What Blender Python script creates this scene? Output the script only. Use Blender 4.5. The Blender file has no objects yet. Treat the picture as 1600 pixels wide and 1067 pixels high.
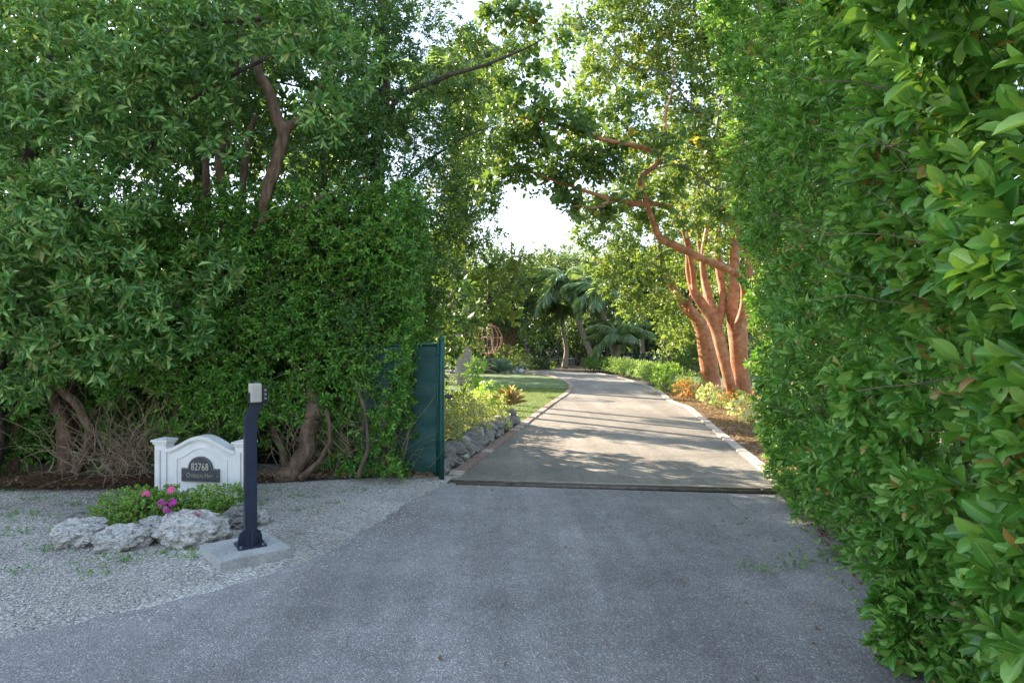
import bpy, bmesh, math, random
import numpy as np
from mathutils import Vector, Matrix, Euler
from math import sin, cos, pi, radians as R

# ------------------------------------------------------------------ camera, sky, sun, exposure
sc = bpy.context.scene
COL = sc.collection
EYE = 1.6
cam = bpy.data.cameras.new('camera'); cam.sensor_width = 36; cam.lens = 22.5
cam.clip_start = 0.05; cam.clip_end = 3000
camo = bpy.data.objects.new('camera', cam); COL.objects.link(camo)
camo.location = (0, 0, EYE); camo.rotation_euler = (pi/2, 0, 0)
sc.camera = camo
SUN_AZ, SUN_EL = 47, 25          # degrees left of the view axis, above the horizon
world = bpy.data.worlds.new('World'); sc.world = world; world.use_nodes = True
wn = world.node_tree.nodes; bg = wn['Background']
sky = wn.new('ShaderNodeTexSky'); sky.sky_type = 'NISHITA'; sky.sun_disc = False
sky.sun_elevation = R(SUN_EL); sky.sun_rotation = R(-SUN_AZ); sky.air_density = 1.0; sky.dust_density = 0.2; sky.ozone_density = 1.2
gm_ = wn.new('ShaderNodeGamma'); gm_.inputs['Gamma'].default_value = .22; world.node_tree.links.new(sky.outputs[0], gm_.inputs[0])
hs_ = wn.new('ShaderNodeHueSaturation'); hs_.inputs['Hue'].default_value = .511; hs_.inputs['Saturation'].default_value = 2.2; hs_.inputs['Value'].default_value = 1.6; world.node_tree.links.new(gm_.outputs[0], hs_.inputs['Color'])
world.node_tree.links.new(hs_.outputs[0], bg.inputs[0]); bg.inputs[1].default_value = 0.15
sd = Vector((-sin(R(SUN_AZ))*cos(R(SUN_EL)), cos(R(SUN_AZ))*cos(R(SUN_EL)), sin(R(SUN_EL))))
sl = bpy.data.lights.new('sun', 'SUN'); sl.energy = 3.25; sl.angle = R(0.55); sl.color = (1.0, 0.86, 0.68)
slo = bpy.data.objects.new('sun', sl); COL.objects.link(slo); slo.rotation_euler = sd.to_track_quat('Z', 'Y').to_euler()
sc.view_settings.view_transform = 'Standard'; sc.view_settings.look = 'None'
sc.view_settings.gamma = 1; sc.view_settings.use_curve_mapping = False
sc.view_settings.exposure = 2.75
sc.cycles.max_bounces = 8; sc.cycles.transmission_bounces = 6; sc.cycles.diffuse_bounces = 5; sc.cycles.glossy_bounces = 2
sc.cycles.sample_clamp_indirect = 6

rng = np.random.default_rng(7)
random.seed(7)

# ------------------------------------------------------------------ helpers
def Wp(px, py, Y):                                   # photo pixel + distance -> world
    return np.array([(px-800)/1000*Y, Y, EYE+(533.5-py)/1000*Y])
def Gp(px, py, z=0.0):                               # photo pixel -> point on the ground
    Y = (EYE-z)*1000/(py-533.5); return np.array([(px-800)/1000*Y, Y, z])
def unit(a): return a/np.maximum(np.linalg.norm(a, axis=-1, keepdims=True), 1e-9)
def _h(i, j, k, s):
    n = (i*374761393+j*668265263+k*2147483647+s*144665) & 0xffffffff
    n = ((n ^ (n >> 13))*1274126177) & 0xffffffff
    return ((n ^ (n >> 16)) & 0xffff)/65535.0
def noise3(P, f=1.0, s=0):
    P = np.asarray(P, float)*f; i = np.floor(P).astype(np.int64); t = P-i; t = t*t*(3-2*t); r = 0
    for a in (0, 1):
        for b in (0, 1):
            for c in (0, 1):
                w = (t[..., 0] if a else 1-t[..., 0])*(t[..., 1] if b else 1-t[..., 1])*(t[..., 2] if c else 1-t[..., 2])
                r = r+w*_h(i[..., 0]+a, i[..., 1]+b, i[..., 2]+c, s)
    return r
def fbm(P, f=1.0, s=0, o=3):
    r = 0; a = 1; n = 0
    for k in range(o): r = r+a*noise3(P, f*2**k, s+k*17); n += a; a *= .5
    return r/n
def root_loc(p): return np.array(p.location) if p is not None else np.zeros(3)
def world_loc(p):
    l = np.zeros(3)
    while p is not None: l = l+np.array(p.location); p = p.parent
    return l
def mk(name, V, F, mat, parent=None, smooth=False, rnd=None, mid=None, origin=None, quads=False):
    """one mesh object from numpy arrays; V in world coordinates"""
    V = np.asarray(V, float).reshape(-1, 3); F = np.asarray(F, np.int32)
    off = world_loc(parent) if parent is not None else (np.array(origin) if origin is not None else np.zeros(3))
    me = bpy.data.meshes.new(name); k = F.shape[1]
    me.vertices.add(len(V)); me.vertices.foreach_set('co', (V-off).astype(np.float32).ravel())
    me.loops.add(F.size); me.loops.foreach_set('vertex_index', F.ravel())
    me.polygons.add(len(F)); me.polygons.foreach_set('loop_start', np.arange(0, F.size, k, dtype=np.int32))
    if smooth: me.polygons.foreach_set('use_smooth', np.ones(len(F), dtype=bool))
    if rnd is not None:
        a = me.attributes.new('rnd', 'FLOAT', 'FACE'); a.data.foreach_set('value', np.asarray(rnd, np.float32))
    if mid is not None:
        a = me.attributes.new('mid', 'FLOAT', 'POINT'); a.data.foreach_set('value', np.asarray(mid, np.float32))
    me.update(calc_edges=True); me.materials.append(mat)
    o = bpy.data.objects.new(name, me); COL.objects.link(o)
    if parent is not None: o.parent = parent
    elif origin is not None: o.location = origin
    return o
def bmobj(name, bm, mat, parent=None, smooth=False, loc=None):
    me = bpy.data.meshes.new(name); bm.normal_update(); bm.to_mesh(me); bm.free(); me.materials.append(mat)
    if smooth:
        for p in me.polygons: p.use_smooth = True
    o = bpy.data.objects.new(name, me); COL.objects.link(o); o.parent = parent
    if loc is not None: o.location = loc
    return o
def thing(name, label, cat, loc=(0, 0, 0), rz=0, group=None):
    o = bpy.data.objects.new(name, None); COL.objects.link(o); o.empty_display_size = .2
    o.location = tuple(float(v) for v in loc); o.rotation_euler = (0, 0, rz); return tag(o, label, cat, group)
def tag(o, label=None, cat=None, group=None, kind=None):
    if label: o['label'] = label
    if cat: o['category'] = cat
    if group: o['group'] = group
    if kind: o['kind'] = kind
    return o
def box(bm, c, s, rz=0, bev=0):
    m = Matrix.Translation(c) @ Matrix.Rotation(rz, 4, 'Z') @ Matrix.Diagonal((s[0], s[1], s[2], 1))
    r = bmesh.ops.create_cube(bm, size=1, matrix=m)
    if bev:
        es = list({e for v in r['verts'] for e in v.link_edges})
        bmesh.ops.bevel(bm, geom=es, offset=bev, segments=2, affect='EDGES', profile=.6)
def catmull(pts, n):
    p = np.asarray(pts, float)
    if len(p) < 3:
        t = np.linspace(0, 1, n)[:, None]; return p[0]*(1-t)+p[-1]*t
    q = np.vstack([2*p[0]-p[1], p, 2*p[-1]-p[-2]]); out = []; m = len(p)-1
    for u in np.linspace(0, m-1e-6, n):
        i = int(u); t = u-i; a, b, c, d = q[i:i+4]
        out.append(.5*((2*b)+(-a+c)*t+(2*a-5*b+4*c-d)*t*t+(-a+3*b-3*c+d)*t**3))
    return np.array(out)
def tube(pts, rad, sides=8, n=None, wob=0.0, seed=0):
    """returns V,F (tris) of a tapered tube through pts; last column of a point may be the radius"""
    n = n or max(4, len(pts)*5)
    P = catmull(pts, n); r = np.interp(np.linspace(0, 1, n), np.linspace(0, 1, len(rad)), rad)
    T = unit(np.gradient(P, axis=0)); up = np.array([0.13, .31, .94])
    if abs(T[0] @ up) > .9: up = np.array([1., .2, .1])
    A = unit(np.cross(T, up)); B = np.cross(T, A)
    a = np.linspace(0, 2*pi, sides, endpoint=False)
    ring = P[:, None]+r[:, None, None]*(A[:, None]*np.cos(a)[None, :, None]+B[:, None]*np.sin(a)[None, :, None])
    if wob:
        k = 1+wob*(fbm(ring, 3/max(r.max(), .02)*.25, seed)-.5)*2
        ring = P[:, None]+(ring-P[:, None])*k[..., None]
    V = ring.reshape(-1, 3); F = []
    i = np.arange(n-1)[:, None]*sides; j = np.arange(sides)[None]; j2 = (j+1) % sides
    a_, b_, c_, d_ = (i+j).ravel(), (i+j2).ravel(), (i+sides+j2).ravel(), (i+sides+j).ravel()
    F = np.vstack([np.stack([a_, b_, c_], 1), np.stack([a_, c_, d_], 1)])
    V = np.vstack([V, P[:1], P[-1:]]); k0 = len(V)-2; jj = np.arange(sides)
    F = np.vstack([F, np.stack([np.full(sides, k0), (jj+1) % sides, jj], 1),
                   np.stack([np.full(sides, k0+1), (n-1)*sides+jj, (n-1)*sides+(jj+1) % sides], 1)])
    return V, F
def merge(parts):
    Vs, Fs, o = [], [], 0
    for V, F in parts: Vs.append(V); Fs.append(F+o); o += len(V)
    return np.vstack(Vs), np.vstack(Fs)
def twigs(starts, dirs, lens, r, segs=5, bend=.5, grav=0.0, sides=3):
    """many thin crooked twigs at once"""
    N = len(starts); P = [starts]; d = unit(dirs); st = (lens/segs)[:, None]
    for k in range(segs):
        d = unit(d+rng.normal(0, bend, (N, 3))*.6+np.array([0, 0, -grav])); P.append(P[-1]+d*st)
    P = np.stack(P, 1); T = unit(np.gradient(P, axis=1)); A = unit(np.cross(T, np.array([.3, .2, .93]))); B = np.cross(T, A)
    rr = (np.asarray(r).reshape(-1, 1)*np.linspace(1, .35, segs+1)[None])[..., None]
    V = np.stack([P+rr*(A*cos(a)+B*sin(a)) for a in np.linspace(0, 2*pi, sides, endpoint=False)], 2)
    M = segs+1; base = (np.arange(N)*M*sides)[:, None, None]+(np.arange(segs)*sides)[None, :, None]+np.arange(sides)[None, None]
    nx = (np.arange(N)*M*sides)[:, None, None]+(np.arange(segs)*sides)[None, :, None]+((np.arange(sides)+1) % sides)[None, None]
    a_, b_ = base.ravel(), nx.ravel()
    return V.reshape(-1, 3), np.vstack([np.stack([a_, b_, b_+sides], 1), np.stack([a_, b_+sides, a_+sides], 1)])

# leaf templates: (along, across, lift, mid)
def make_T(us, ws, fold=.25, curl=.12):
    v = [(0, 0, 0, 1)]; f = []
    for u, w in zip(us[1:-1], ws[1:-1]):
        z = -curl*u*u
        v += [(u, -w, z+fold*w*.22, 0), (u, 0, z, 1), (u, w, z+fold*w*.22, 0)]
    v.append((1, 0, -curl, 1)); m = len(us)-2
    f += [(0, 1, 2), (0, 2, 3)]
    for k in range(m-1):
        a = 1+3*k; b = a+3
        f += [(a, b, b+1), (a, b+1, a+1), (a+1, b+1, b+2), (a+1, b+2, a+2)]
    a = 1+3*(m-1); t = len(v)-1
    f += [(a, t, a+1), (a+1, t, a+2)]
    return np.array(v, float), np.array(f)
T_HI = make_T([0, .1, .3, .5, .7, .88, 1], [0, .12, .60, .96, 1.0, .68, 0], .7, .10)
T_MD = make_T([0, .28, .66, 1], [0, .62, .95, 0], .8, .15)
T_RD = make_T([0, .15, .5, .85, 1], [0, .7, 1.0, .7, 0], .5, .1)
T_LO = (np.array([(0, 0, 0, 1), (.55, -1, .05, 0), (1, 0, -.1, 1), (.55, 1, .05, 0)], float), np.array([(0, 1, 2), (0, 2, 3)]))

class Leaves:
    def __init__(s): s.b = []
    def add(s, pos, ax, nr, L, W, T, rnd=None):
        ax = unit(ax); nr = unit(nr-ax*np.sum(nr*ax, -1, keepdims=True)); sd_ = np.cross(nr, ax)
        tv, tf = T; L = L[:, None, None]; W = W[:, None, None]
        V = pos[:, None]+ax[:, None]*tv[None, :, 0, None]*L+sd_[:, None]*tv[None, :, 1, None]*W*.5+nr[:, None]*tv[None, :, 2, None]*L
        N = len(pos); F = (tf[None]+(np.arange(N)*len(tv))[:, None, None]).reshape(-1, 3)
        rnd = rng.random(N) if rnd is None else rnd
        s.b.append((V.reshape(-1, 3), F, np.repeat(rnd, len(tf)), np.tile(tv[:, 3], N)))
    def build(s, name, mat, parent=None, kind='stuff', origin=None):
        Vs, Fs, o = [], [], 0
        for V, F, _, _ in s.b: Vs.append(V); Fs.append(F+o); o += len(V)
        ob = mk(name, np.vstack(Vs), np.vstack(Fs), mat, parent, False, np.concatenate([b[2] for b in s.b]), np.concatenate([b[3] for b in s.b]), origin)
        if kind: ob['kind'] = kind
        return ob
def sprig(P, D, K, L, stem, a0=80, a1=22, up=.35, ratio=.36):
    """K leaves spiralling up a shoot at each P along D -> flat arrays"""
    N = len(P); D = unit(D); A = unit(np.cross(D, np.array([.21, .13, .97]))); B = np.cross(D, A)
    L = np.broadcast_to(L, (N,)); ph0 = rng.random(N)*6.28; o = []
    for k in range(K):
        t = k/max(K-1, 1); ang = (R(a0)*(1-t)+R(a1)*t)+rng.normal(0, .17, N); ph = ph0+k*2.4+rng.normal(0, .25, N)
        rad = A*np.cos(ph)[:, None]+B*np.sin(ph)[:, None]; ca, sa = np.cos(ang)[:, None], np.sin(ang)[:, None]
        ax = D*ca+rad*sa; nr = D*sa-rad*ca+np.array([0, 0, up])+rng.normal(0, .12, (N, 3)); ax = ax+np.array([0, 0, -.12])
        l = L*(.62+.45*sin(pi*(.2+.6*t)))*rng.uniform(.7, 1.12, N)
        o.append((P+D*(stem*t)[:, None] if hasattr(stem, 'shape') else P+D*stem*t, ax, nr, l, l*ratio*rng.uniform(.8, 1.15, N)))
    return [np.concatenate([q[i] for q in o]) for i in range(5)]

# ------------------------------------------------------------------ materials
def newmat(name):
    m = bpy.data.materials.new(name); m.use_nodes = True
    nt = m.node_tree; return m, nt, nt.nodes['Principled BSDF'], nt.nodes['Material Output']
def coords(nt, kind='Object'): return nt.nodes.new('ShaderNodeTexCoord').outputs[kind]
def nnoise(nt, vec, scale, detail=4, rough=.6):
    n = nt.nodes.new('ShaderNodeTexNoise'); n.inputs['Scale'].default_value = scale; n.inputs['Detail'].default_value = detail
    n.inputs['Roughness'].default_value = rough; nt.links.new(vec, n.inputs['Vector']); return n.outputs['Fac']
def ramp(nt, fac, stops, interp='LINEAR'):
    r = nt.nodes.new('ShaderNodeValToRGB'); r.color_ramp.interpolation = interp; e = r.color_ramp.elements
    while len(e) < len(stops): e.new(.5)
    for el, (p, c) in zip(e, stops):
        el.position = p; el.color = (*(c if hasattr(c, '__len__') else (c, c, c)), 1)
    nt.links.new(fac, r.inputs[0]); return r.outputs[0]
def mix(nt, a, b, fac, mode='MIX'):
    m = nt.nodes.new('ShaderNodeMix'); m.data_type = 'RGBA'; m.blend_type = mode
    for s, v in ((m.inputs[0], fac), (m.inputs[6], a), (m.inputs[7], b)):
        if hasattr(v, 'links'): nt.links.new(v, s)
        else: s.default_value = v if isinstance(v, (int, float)) else (*v, 1)
    return m.outputs[2]
def bump(nt, bsdf, h, strength=.5, dist=.01, prev=None):
    b = nt.nodes.new('ShaderNodeBump'); b.inputs['Strength'].default_value = strength; b.inputs['Distance'].default_value = dist
    nt.links.new(h, b.inputs['Height'])
    if prev: nt.links.new(prev, b.inputs['Normal'])
    nt.links.new(b.outputs[0], bsdf.inputs['Normal']); return b.outputs[0]
def leafmat(name, c0, c1, c2, old=(.20, .13, .03), oldp=.975, tr=.34, rough=.42, midc=1.5, patch=None, spots=False):
    m, nt, p, out = newmat(name)
    at = nt.nodes.new('ShaderNodeAttribute'); at.attribute_name = 'rnd'
    c = ramp(nt, at.outputs['Fac'], [(0, c0), (.5, c1), (oldp-.015, c2), (oldp, old), (1, tuple(v*.7 for v in old))])
    mi = nt.nodes.new('ShaderNodeAttribute'); mi.attribute_name = 'mid'
    f = nt.nodes.new('ShaderNodeMath'); f.operation = 'POWER'; f.inputs[1].default_value = 6; nt.links.new(mi.outputs['Fac'], f.inputs[0])
    f2 = nt.nodes.new('ShaderNodeMath'); f2.operation = 'MULTIPLY'; f2.inputs[1].default_value = .35; nt.links.new(f.outputs[0], f2.inputs[0])
    c = mix(nt, c, tuple(min(1, v*midc+.03) for v in c2), f2.outputs[0])
    n = nnoise(nt, coords(nt), 30, 3); c = mix(nt, c, ramp(nt, n, [(.3, .72), (.7, 1.25)]), .7, 'MULTIPLY')
    if spots:                                           # brown leaf spots
        n3 = nnoise(nt, coords(nt), 55, 2); c = mix(nt, c, (.30, .20, .09), ramp(nt, n3, [(.70, 0.0), (.74, .75)]))
    if patch:                                           # cream variegation
        n2 = nnoise(nt, coords(nt), patch[1], 2); c = mix(nt, c, patch[0], ramp(nt, n2, [(.47, 0.0), (.53, 1.0)]))
    nt.links.new(c, p.inputs['Base Color']); p.inputs['Roughness'].default_value = rough; p.inputs['Specular IOR Level'].default_value = .45
    t = nt.nodes.new('ShaderNodeBsdfTranslucent')
    tc = mix(nt, c, (1.0, 1.0, .25), .12); nt.links.new(mix(nt, tc, (1.35, 1.5, .7), 1.0, 'MULTIPLY'), t.inputs['Color'])
    ms = nt.nodes.new('ShaderNodeMixShader'); ms.inputs[0].default_value = tr
    nt.links.new(p.outputs[0], ms.inputs[1]); nt.links.new(t.outputs[0], ms.inputs[2]); nt.links.new(ms.outputs[0], out.inputs[0])
    return m
def simple(name, col, rough=.6, metal=0, nscale=None, var=.25, bumpd=0, spec=.5):
    m, nt, p, out = newmat(name); c = coords(nt); p.inputs['Roughness'].default_value = rough; p.inputs['Metallic'].default_value = metal
    p.inputs['Specular IOR Level'].default_value = spec
    if nscale:
        n = nnoise(nt, c, nscale, 5); lo = tuple(v*(1-var) for v in col); hi = tuple(min(1, v*(1+var)) for v in col)
        nt.links.new(ramp(nt, n, [(.3, lo), (.7, hi)]), p.inputs['Base Color'])
        if bumpd: bump(nt, p, n, .6, bumpd)
    else: p.inputs['Base Color'].default_value = (*col, 1)
    return m
def bark(name, c0, c1, c2, vs=6, stretch=(1, 1, .25), bd=.012):
    m, nt, p, out = newmat(name); mp = nt.nodes.new('ShaderNodeMapping'); mp.inputs['Scale'].default_value = stretch
    nt.links.new(coords(nt), mp.inputs[0]); n = nnoise(nt, mp.outputs[0], vs, 6, .65); n2 = nnoise(nt, coords(nt), vs*.4, 3)
    c = ramp(nt, n, [(.25, c0), (.5, c1), (.75, c2)]); c = mix(nt, c, ramp(nt, n2, [(.3, .6), (.7, 1.25)]), .8, 'MULTIPLY')
    nt.links.new(c, p.inputs['Base Color']); p.inputs['Roughness'].default_value = .85; p.inputs['Specular IOR Level'].default_value = .2
    bump(nt, p, n, .8, bd); return m
M = {}
M['hedge_r'] = leafmat('hedge_leaf_large', (.03, .12, .018), (.085, .26, .035), (.27, .46, .11), (.42, .24, .08), .99, .24, .33, spots=True)
M['hedge_l'] = leafmat('hedge_leaf_small', (.025, .095, .015), (.065, .21, .026), (.20, .40, .05), (.2, .22, .04), .975, .16, .32)
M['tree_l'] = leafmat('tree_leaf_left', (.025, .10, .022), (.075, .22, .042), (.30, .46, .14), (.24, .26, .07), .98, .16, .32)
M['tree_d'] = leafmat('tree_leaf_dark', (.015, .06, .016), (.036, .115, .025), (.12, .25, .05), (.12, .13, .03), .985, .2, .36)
M['tree_y'] = leafmat('tree_leaf_yellow', (.04, .09, .022), (.09, .16, .035), (.2, .27, .06), (.3, .25, .07), .96, .36, .45)
M['tree_m'] = leafmat('tree_leaf_mid', (.03, .075, .02), (.06, .12, .03), (.12, .18, .045), (.2, .2, .04), .98, .38, .45)
M['wood_d'] = leafmat('far_wood_leaf', (.018, .05, .022), (.03, .08, .03), (.055, .12, .04), (.09, .11, .04), .985, .35, .5)
M['palm'] = leafmat('palm_leaf', (.12, .2, .11), (.19, .29, .16), (.3, .4, .24), (.25, .22, .09), .97, .35, .35)
M['round'] = leafmat('round_leaf', (.03, .08, .025), (.06, .14, .035), (.13, .23, .06), (.4, .25, .06), .988, .3, .4)
M['lime'] = leafmat('lime_leaf', (.09, .2, .03), (.17, .33, .04), (.3, .45, .07), (.4, .4, .1), .98, .4, .4)
M['bushg'] = leafmat('bush_leaf', (.05, .12, .025), (.1, .2, .04), (.2, .3, .07), (.3, .28, .08), .97, .35, .45)
M['bed'] = leafmat('bed_leaf', (.07, .17, .03), (.15, .29, .05), (.3, .44, .10), (.3, .3, .08), .97, .35, .42)
M['varieg'] = leafmat('variegated_leaf', (.06, .10, .03), (.15, .19, .06), (.42, .42, .17), (.42, .27, .09), .93, .3, .45, patch=((.5, .5, .24), 22))
M['cream'] = leafmat('cream_leaf', (.12, .2, .05), (.4, .44, .2), (.6, .62, .36), (.3, .25, .1), .96, .35, .45, patch=((.62, .62, .4), 20))
M['croton'] = leafmat('croton_leaf', (.06, .09, .02), (.35, .07, .02), (.48, .13, .03), (.5, .3, .05), .9, .35, .4)
M['agave'] = leafmat('agave_leaf', (.12, .18, .16), (.17, .25, .22), (.25, .33, .29), (.3, .28, .2), .97, .1, .5)
M['brom'] = leafmat('bromeliad_leaf', (.28, .12, .08), (.4, .22, .15), (.5, .36, .24), (.3, .3, .1), .9, .3, .4)
M['pink'] = simple('pink_petal', (.78, .10, .30), .5, nscale=40, var=.3)
M['magenta'] = simple('magenta_petal', (.50, .03, .36), .5, nscale=40, var=.3)
def gumbo():
    m, nt, p, out = newmat('gumbo_bark'); c = coords(nt); mp = nt.nodes.new('ShaderNodeMapping'); mp.inputs['Scale'].default_value = (1, 1, 1.1); nt.links.new(c, mp.inputs[0])
    n = nnoise(nt, mp.outputs[0], 7, 8, .7); n2 = nnoise(nt, c, 2.2, 4); n3 = nnoise(nt, mp.outputs[0], 30, 5, .7)
    col = ramp(nt, n, [(.28, (.16, .06, .03)), (.45, (.37, .15, .065)), (.6, (.50, .24, .12)), (.8, (.66, .47, .33))])
    col = mix(nt, col, ramp(nt, n2, [(.35, (.62, .60, .55)), (.65, (1.15, 1.1, 1.1))]), .8, 'MULTIPLY'); col = mix(nt, col, ramp(nt, n3, [(.35, .7), (.65, 1.2)]), .6, 'MULTIPLY')
    nt.links.new(col, p.inputs['Base Color']); p.inputs['Roughness'].default_value = .65; b1 = bump(nt, p, n, .5, .02); bump(nt, p, n3, .5, .008, b1); return m
M['bark_g'] = gumbo()
M['bark_b'] = bark('brown_bark', (.06, .04, .028), (.15, .10, .07), (.28, .19, .13), 22, (1, 1, .18), .02)
M['bark_grey'] = bark('grey_bark', (.06, .05, .045), (.14, .12, .1), (.24, .21, .18), 14, (1, 1, .25), .015)
M['bark_dark'] = bark('dark_bark', (.03, .024, .02), (.07, .055, .045), (.13, .1, .08), 14, (1, 1, .25), .015)
M['twig'] = simple('twig_bark', (.17, .12, .085), .9, nscale=9, var=.5)
M['twig_pale'] = simple('dead_twig', (.30, .22, .15), .9, nscale=9, var=.45)
def palmbark():
    m, nt, p, out = newmat('palm_trunk'); w = nt.nodes.new('ShaderNodeTexWave'); w.wave_type = 'BANDS'; w.bands_direction = 'Z'
    w.inputs['Scale'].default_value = 5; w.inputs['Distortion'].default_value = 3.5; w.inputs['Detail'].default_value = 3; nt.links.new(coords(nt), w.inputs[0])
    n = nnoise(nt, coords(nt), 12, 4); c = mix(nt, ramp(nt, w.outputs['Fac'], [(0, (.26, .22, .18)), (.3, (.36, .31, .26)), (1, (.42, .37, .31))]), ramp(nt, n, [(.3, .7), (.7, 1.15)]), 1, 'MULTIPLY')
    nt.links.new(c, p.inputs['Base Color']); p.inputs['Roughness'].default_value = .85; bump(nt, p, w.outputs['Fac'], .6, .02); return m
M['bark_palm'] = palmbark()

def asphalt(name, base, chip, warm=0):
    m, nt, p, out = newmat(name); c = coords(nt)
    v = nt.nodes.new('ShaderNodeTexVoronoi'); v.inputs['Scale'].default_value = 120; nt.links.new(c, v.inputs['Vector'])
    sep = nt.nodes.new('ShaderNodeSeparateColor'); nt.links.new(v.outputs['Color'], sep.inputs[0])
    col = ramp(nt, sep.outputs[0], [(0, tuple(b*.72 for b in base)), (.55, base), (.88, tuple(b*1.2 for b in base)), (1, chip)])
    n1 = nnoise(nt, c, .55, 5, .6); col = mix(nt, col, ramp(nt, n1, [(.3, .66), (.7, 1.22)]), 1, 'MULTIPLY')
    mp = nt.nodes.new('ShaderNodeMapping'); mp.inputs['Scale'].default_value = (2.2, .16, 1); nt.links.new(c, mp.inputs[0])
    n5 = nnoise(nt, mp.outputs[0], 1, 4, .6); col = mix(nt, col, ramp(nt, n5, [(.38, .82), (.62, 1.08)]), 1, 'MULTIPLY')
    n2 = nnoise(nt, c, 5, 6, .7); col = mix(nt, col, ramp(nt, n2, [(.3, .86), (.7, 1.1)]), 1, 'MULTIPLY')
    n4 = nnoise(nt, c, 220, 2); col = mix(nt, col, ramp(nt, n4, [(.35, .7), (.65, 1.25)]), .7, 'MULTIPLY')
    nt.links.new(col, p.inputs['Base Color']); p.inputs['Roughness'].default_value = .88; p.inputs['Specular IOR Level'].default_value = .3
    d = nt.nodes.new('ShaderNodeMath'); d.operation = 'SUBTRACT'; d.inputs[0].default_value = 1; nt.links.new(v.outputs['Distance'], d.inputs[1])
    b1 = bump(nt, p, d.outputs[0], .55, .012); bump(nt, p, n2, .3, .02, b1); return m
M['asphalt'] = asphalt('asphalt', (.31, .285, .275), (.56, .53, .51))
M['drive'] = asphalt('drive_asphalt', (.27, .24, .20), (.40, .36, .31))
def gravelmat():
    m, nt, p, out = newmat('gravel'); c = coords(nt)
    v = nt.nodes.new('ShaderNodeTexVoronoi'); v.inputs['Scale'].default_value = 65; nt.links.new(c, v.inputs['Vector'])
    sep = nt.nodes.new('ShaderNodeSeparateColor'); nt.links.new(v.outputs['Color'], sep.inputs[0])
    col = ramp(nt, sep.outputs[0], [(0, (.22, .20, .185)), (.3, (.42, .39, .355)), (.75, (.56, .52, .475)), (1, (.74, .70, .65))])
    n1 = nnoise(nt, c, .9, 5, .65); col = mix(nt, col, ramp(nt, n1, [(.32, (.55, .53, .5)), (.6, (1.05, 1.05, 1.05))]), 1, 'MULTIPLY')
    nt.links.new(col, p.inputs['Base Color']); p.inputs['Roughness'].default_value = .95
    d = nt.nodes.new('ShaderNodeMath'); d.operation = 'SUBTRACT'; d.inputs[0].default_value = 1; nt.links.new(v.outputs['Distance'], d.inputs[1])
    b1 = bump(nt, p, d.outputs[0], .8, .02); bump(nt, p, nnoise(nt, c, 6, 5), .5, .05, b1); return m
M['gravel'] = gravelmat()
def pebblemat():
    m, nt, p, out = newmat('pebble'); at = nt.nodes.new('ShaderNodeAttribute'); at.attribute_name = 'rnd'
    nt.links.new(ramp(nt, at.outputs['Fac'], [(0, (.28, .26, .24)), (.4, (.46, .43, .39)), (.8, (.62, .58, .53)), (1, (.78, .74, .69))]), p.inputs['Base Color'])
    p.inputs['Roughness'].default_value = .9; return m
M['pebble'] = pebblemat()
def groundmat(name, c0, c1, c2, s=8, bd=.03, fine=60):
    m, nt, p, out = newmat(name); c = coords(nt); n = nnoise(nt, c, s, 6, .7); n2 = nnoise(nt, c, fine, 4, .7)
    col = ramp(nt, n, [(.3, c0), (.5, c1), (.7, c2)]); col = mix(nt, col, ramp(nt, n2, [(.3, .6), (.7, 1.4)]), .8, 'MULTIPLY')
    nt.links.new(col, p.inputs['Base Color']); p.inputs['Roughness'].default_value = .95; bump(nt, p, n2, .7, bd); return m
M['lawn'] = groundmat('lawn_grass', (.065, .10, .028), (.10, .15, .04), (.16, .19, .06), 1.2, .03, 90)
M['mulch'] = groundmat('mulch', (.09, .055, .03), (.2, .12, .07), (.34, .22, .13), 14, .04, 70)
M['soil'] = groundmat('soil', (.05, .04, .03), (.09, .07, .05), (.14, .11, .08), 3, .05, 40)
M['grass'] = leafmat('grass_blade', (.07, .11, .03), (.11, .17, .04), (.19, .24, .07), (.3, .26, .12), .93, .3, .6)
M['litter'] = leafmat('dead_leaf', (.10, .055, .03), (.22, .12, .065), (.38, .24, .13), (.3, .1, .04), .95, .2, .7)
def rockmat():
    m, nt, p, out = newmat('limestone'); c = coords(nt); n = nnoise(nt, c, 9, 8, .7)
    v = nt.nodes.new('ShaderNodeTexVoronoi'); v.inputs['Scale'].default_value = 26; nt.links.new(c, v.inputs['Vector'])
    col = ramp(nt, n, [(.3, (.12, .115, .11)), (.42, (.40, .39, .375)), (.52, (.76, .72, .67)), (.68, (.88, .85, .80))])
    nt.links.new(col, p.inputs['Base Color']); p.inputs['Roughness'].default_value = .95
    b1 = bump(nt, p, v.outputs['Distance'], .55, .03); bump(nt, p, n, .9, .035, b1); return m
M['rock'] = rockmat()
def rockgrey():
    m, nt, p, out = newmat('grey_stone'); c = coords(nt); n = nnoise(nt, c, 9, 8, .7)
    nt.links.new(ramp(nt, n, [(.3, (.12, .11, .10)), (.5, (.27, .25, .23)), (.75, (.46, .43, .40))]), p.inputs['Base Color'])
    p.inputs['Roughness'].default_value = .95; bump(nt, p, n, .9, .03); return m
M['rockg'] = rockgrey()
M['paver'] = simple('clay_paver', (.25, .165, .13), .9, nscale=18, var=.35, bumpd=.006)
M['paver2'] = simple('clay_paver_pale', (.42, .35, .29), .9, nscale=18, var=.3, bumpd=.006)
M['white'] = simple('white_paint', (.68, .67, .66), .5, nscale=6, var=.12)
M['plaque'] = simple('plaque_grey', (.045, .05, .065), .45, nscale=40, var=.3)
M['letter'] = simple('letter_gold', (.50, .44, .36), .45)
M['letter_worn'] = simple('letter_worn', (.32, .27, .21), .6)
M['navy'] = simple('navy_paint', (.017, .025, .052), .38, nscale=7, var=.25, bumpd=.001)
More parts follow.
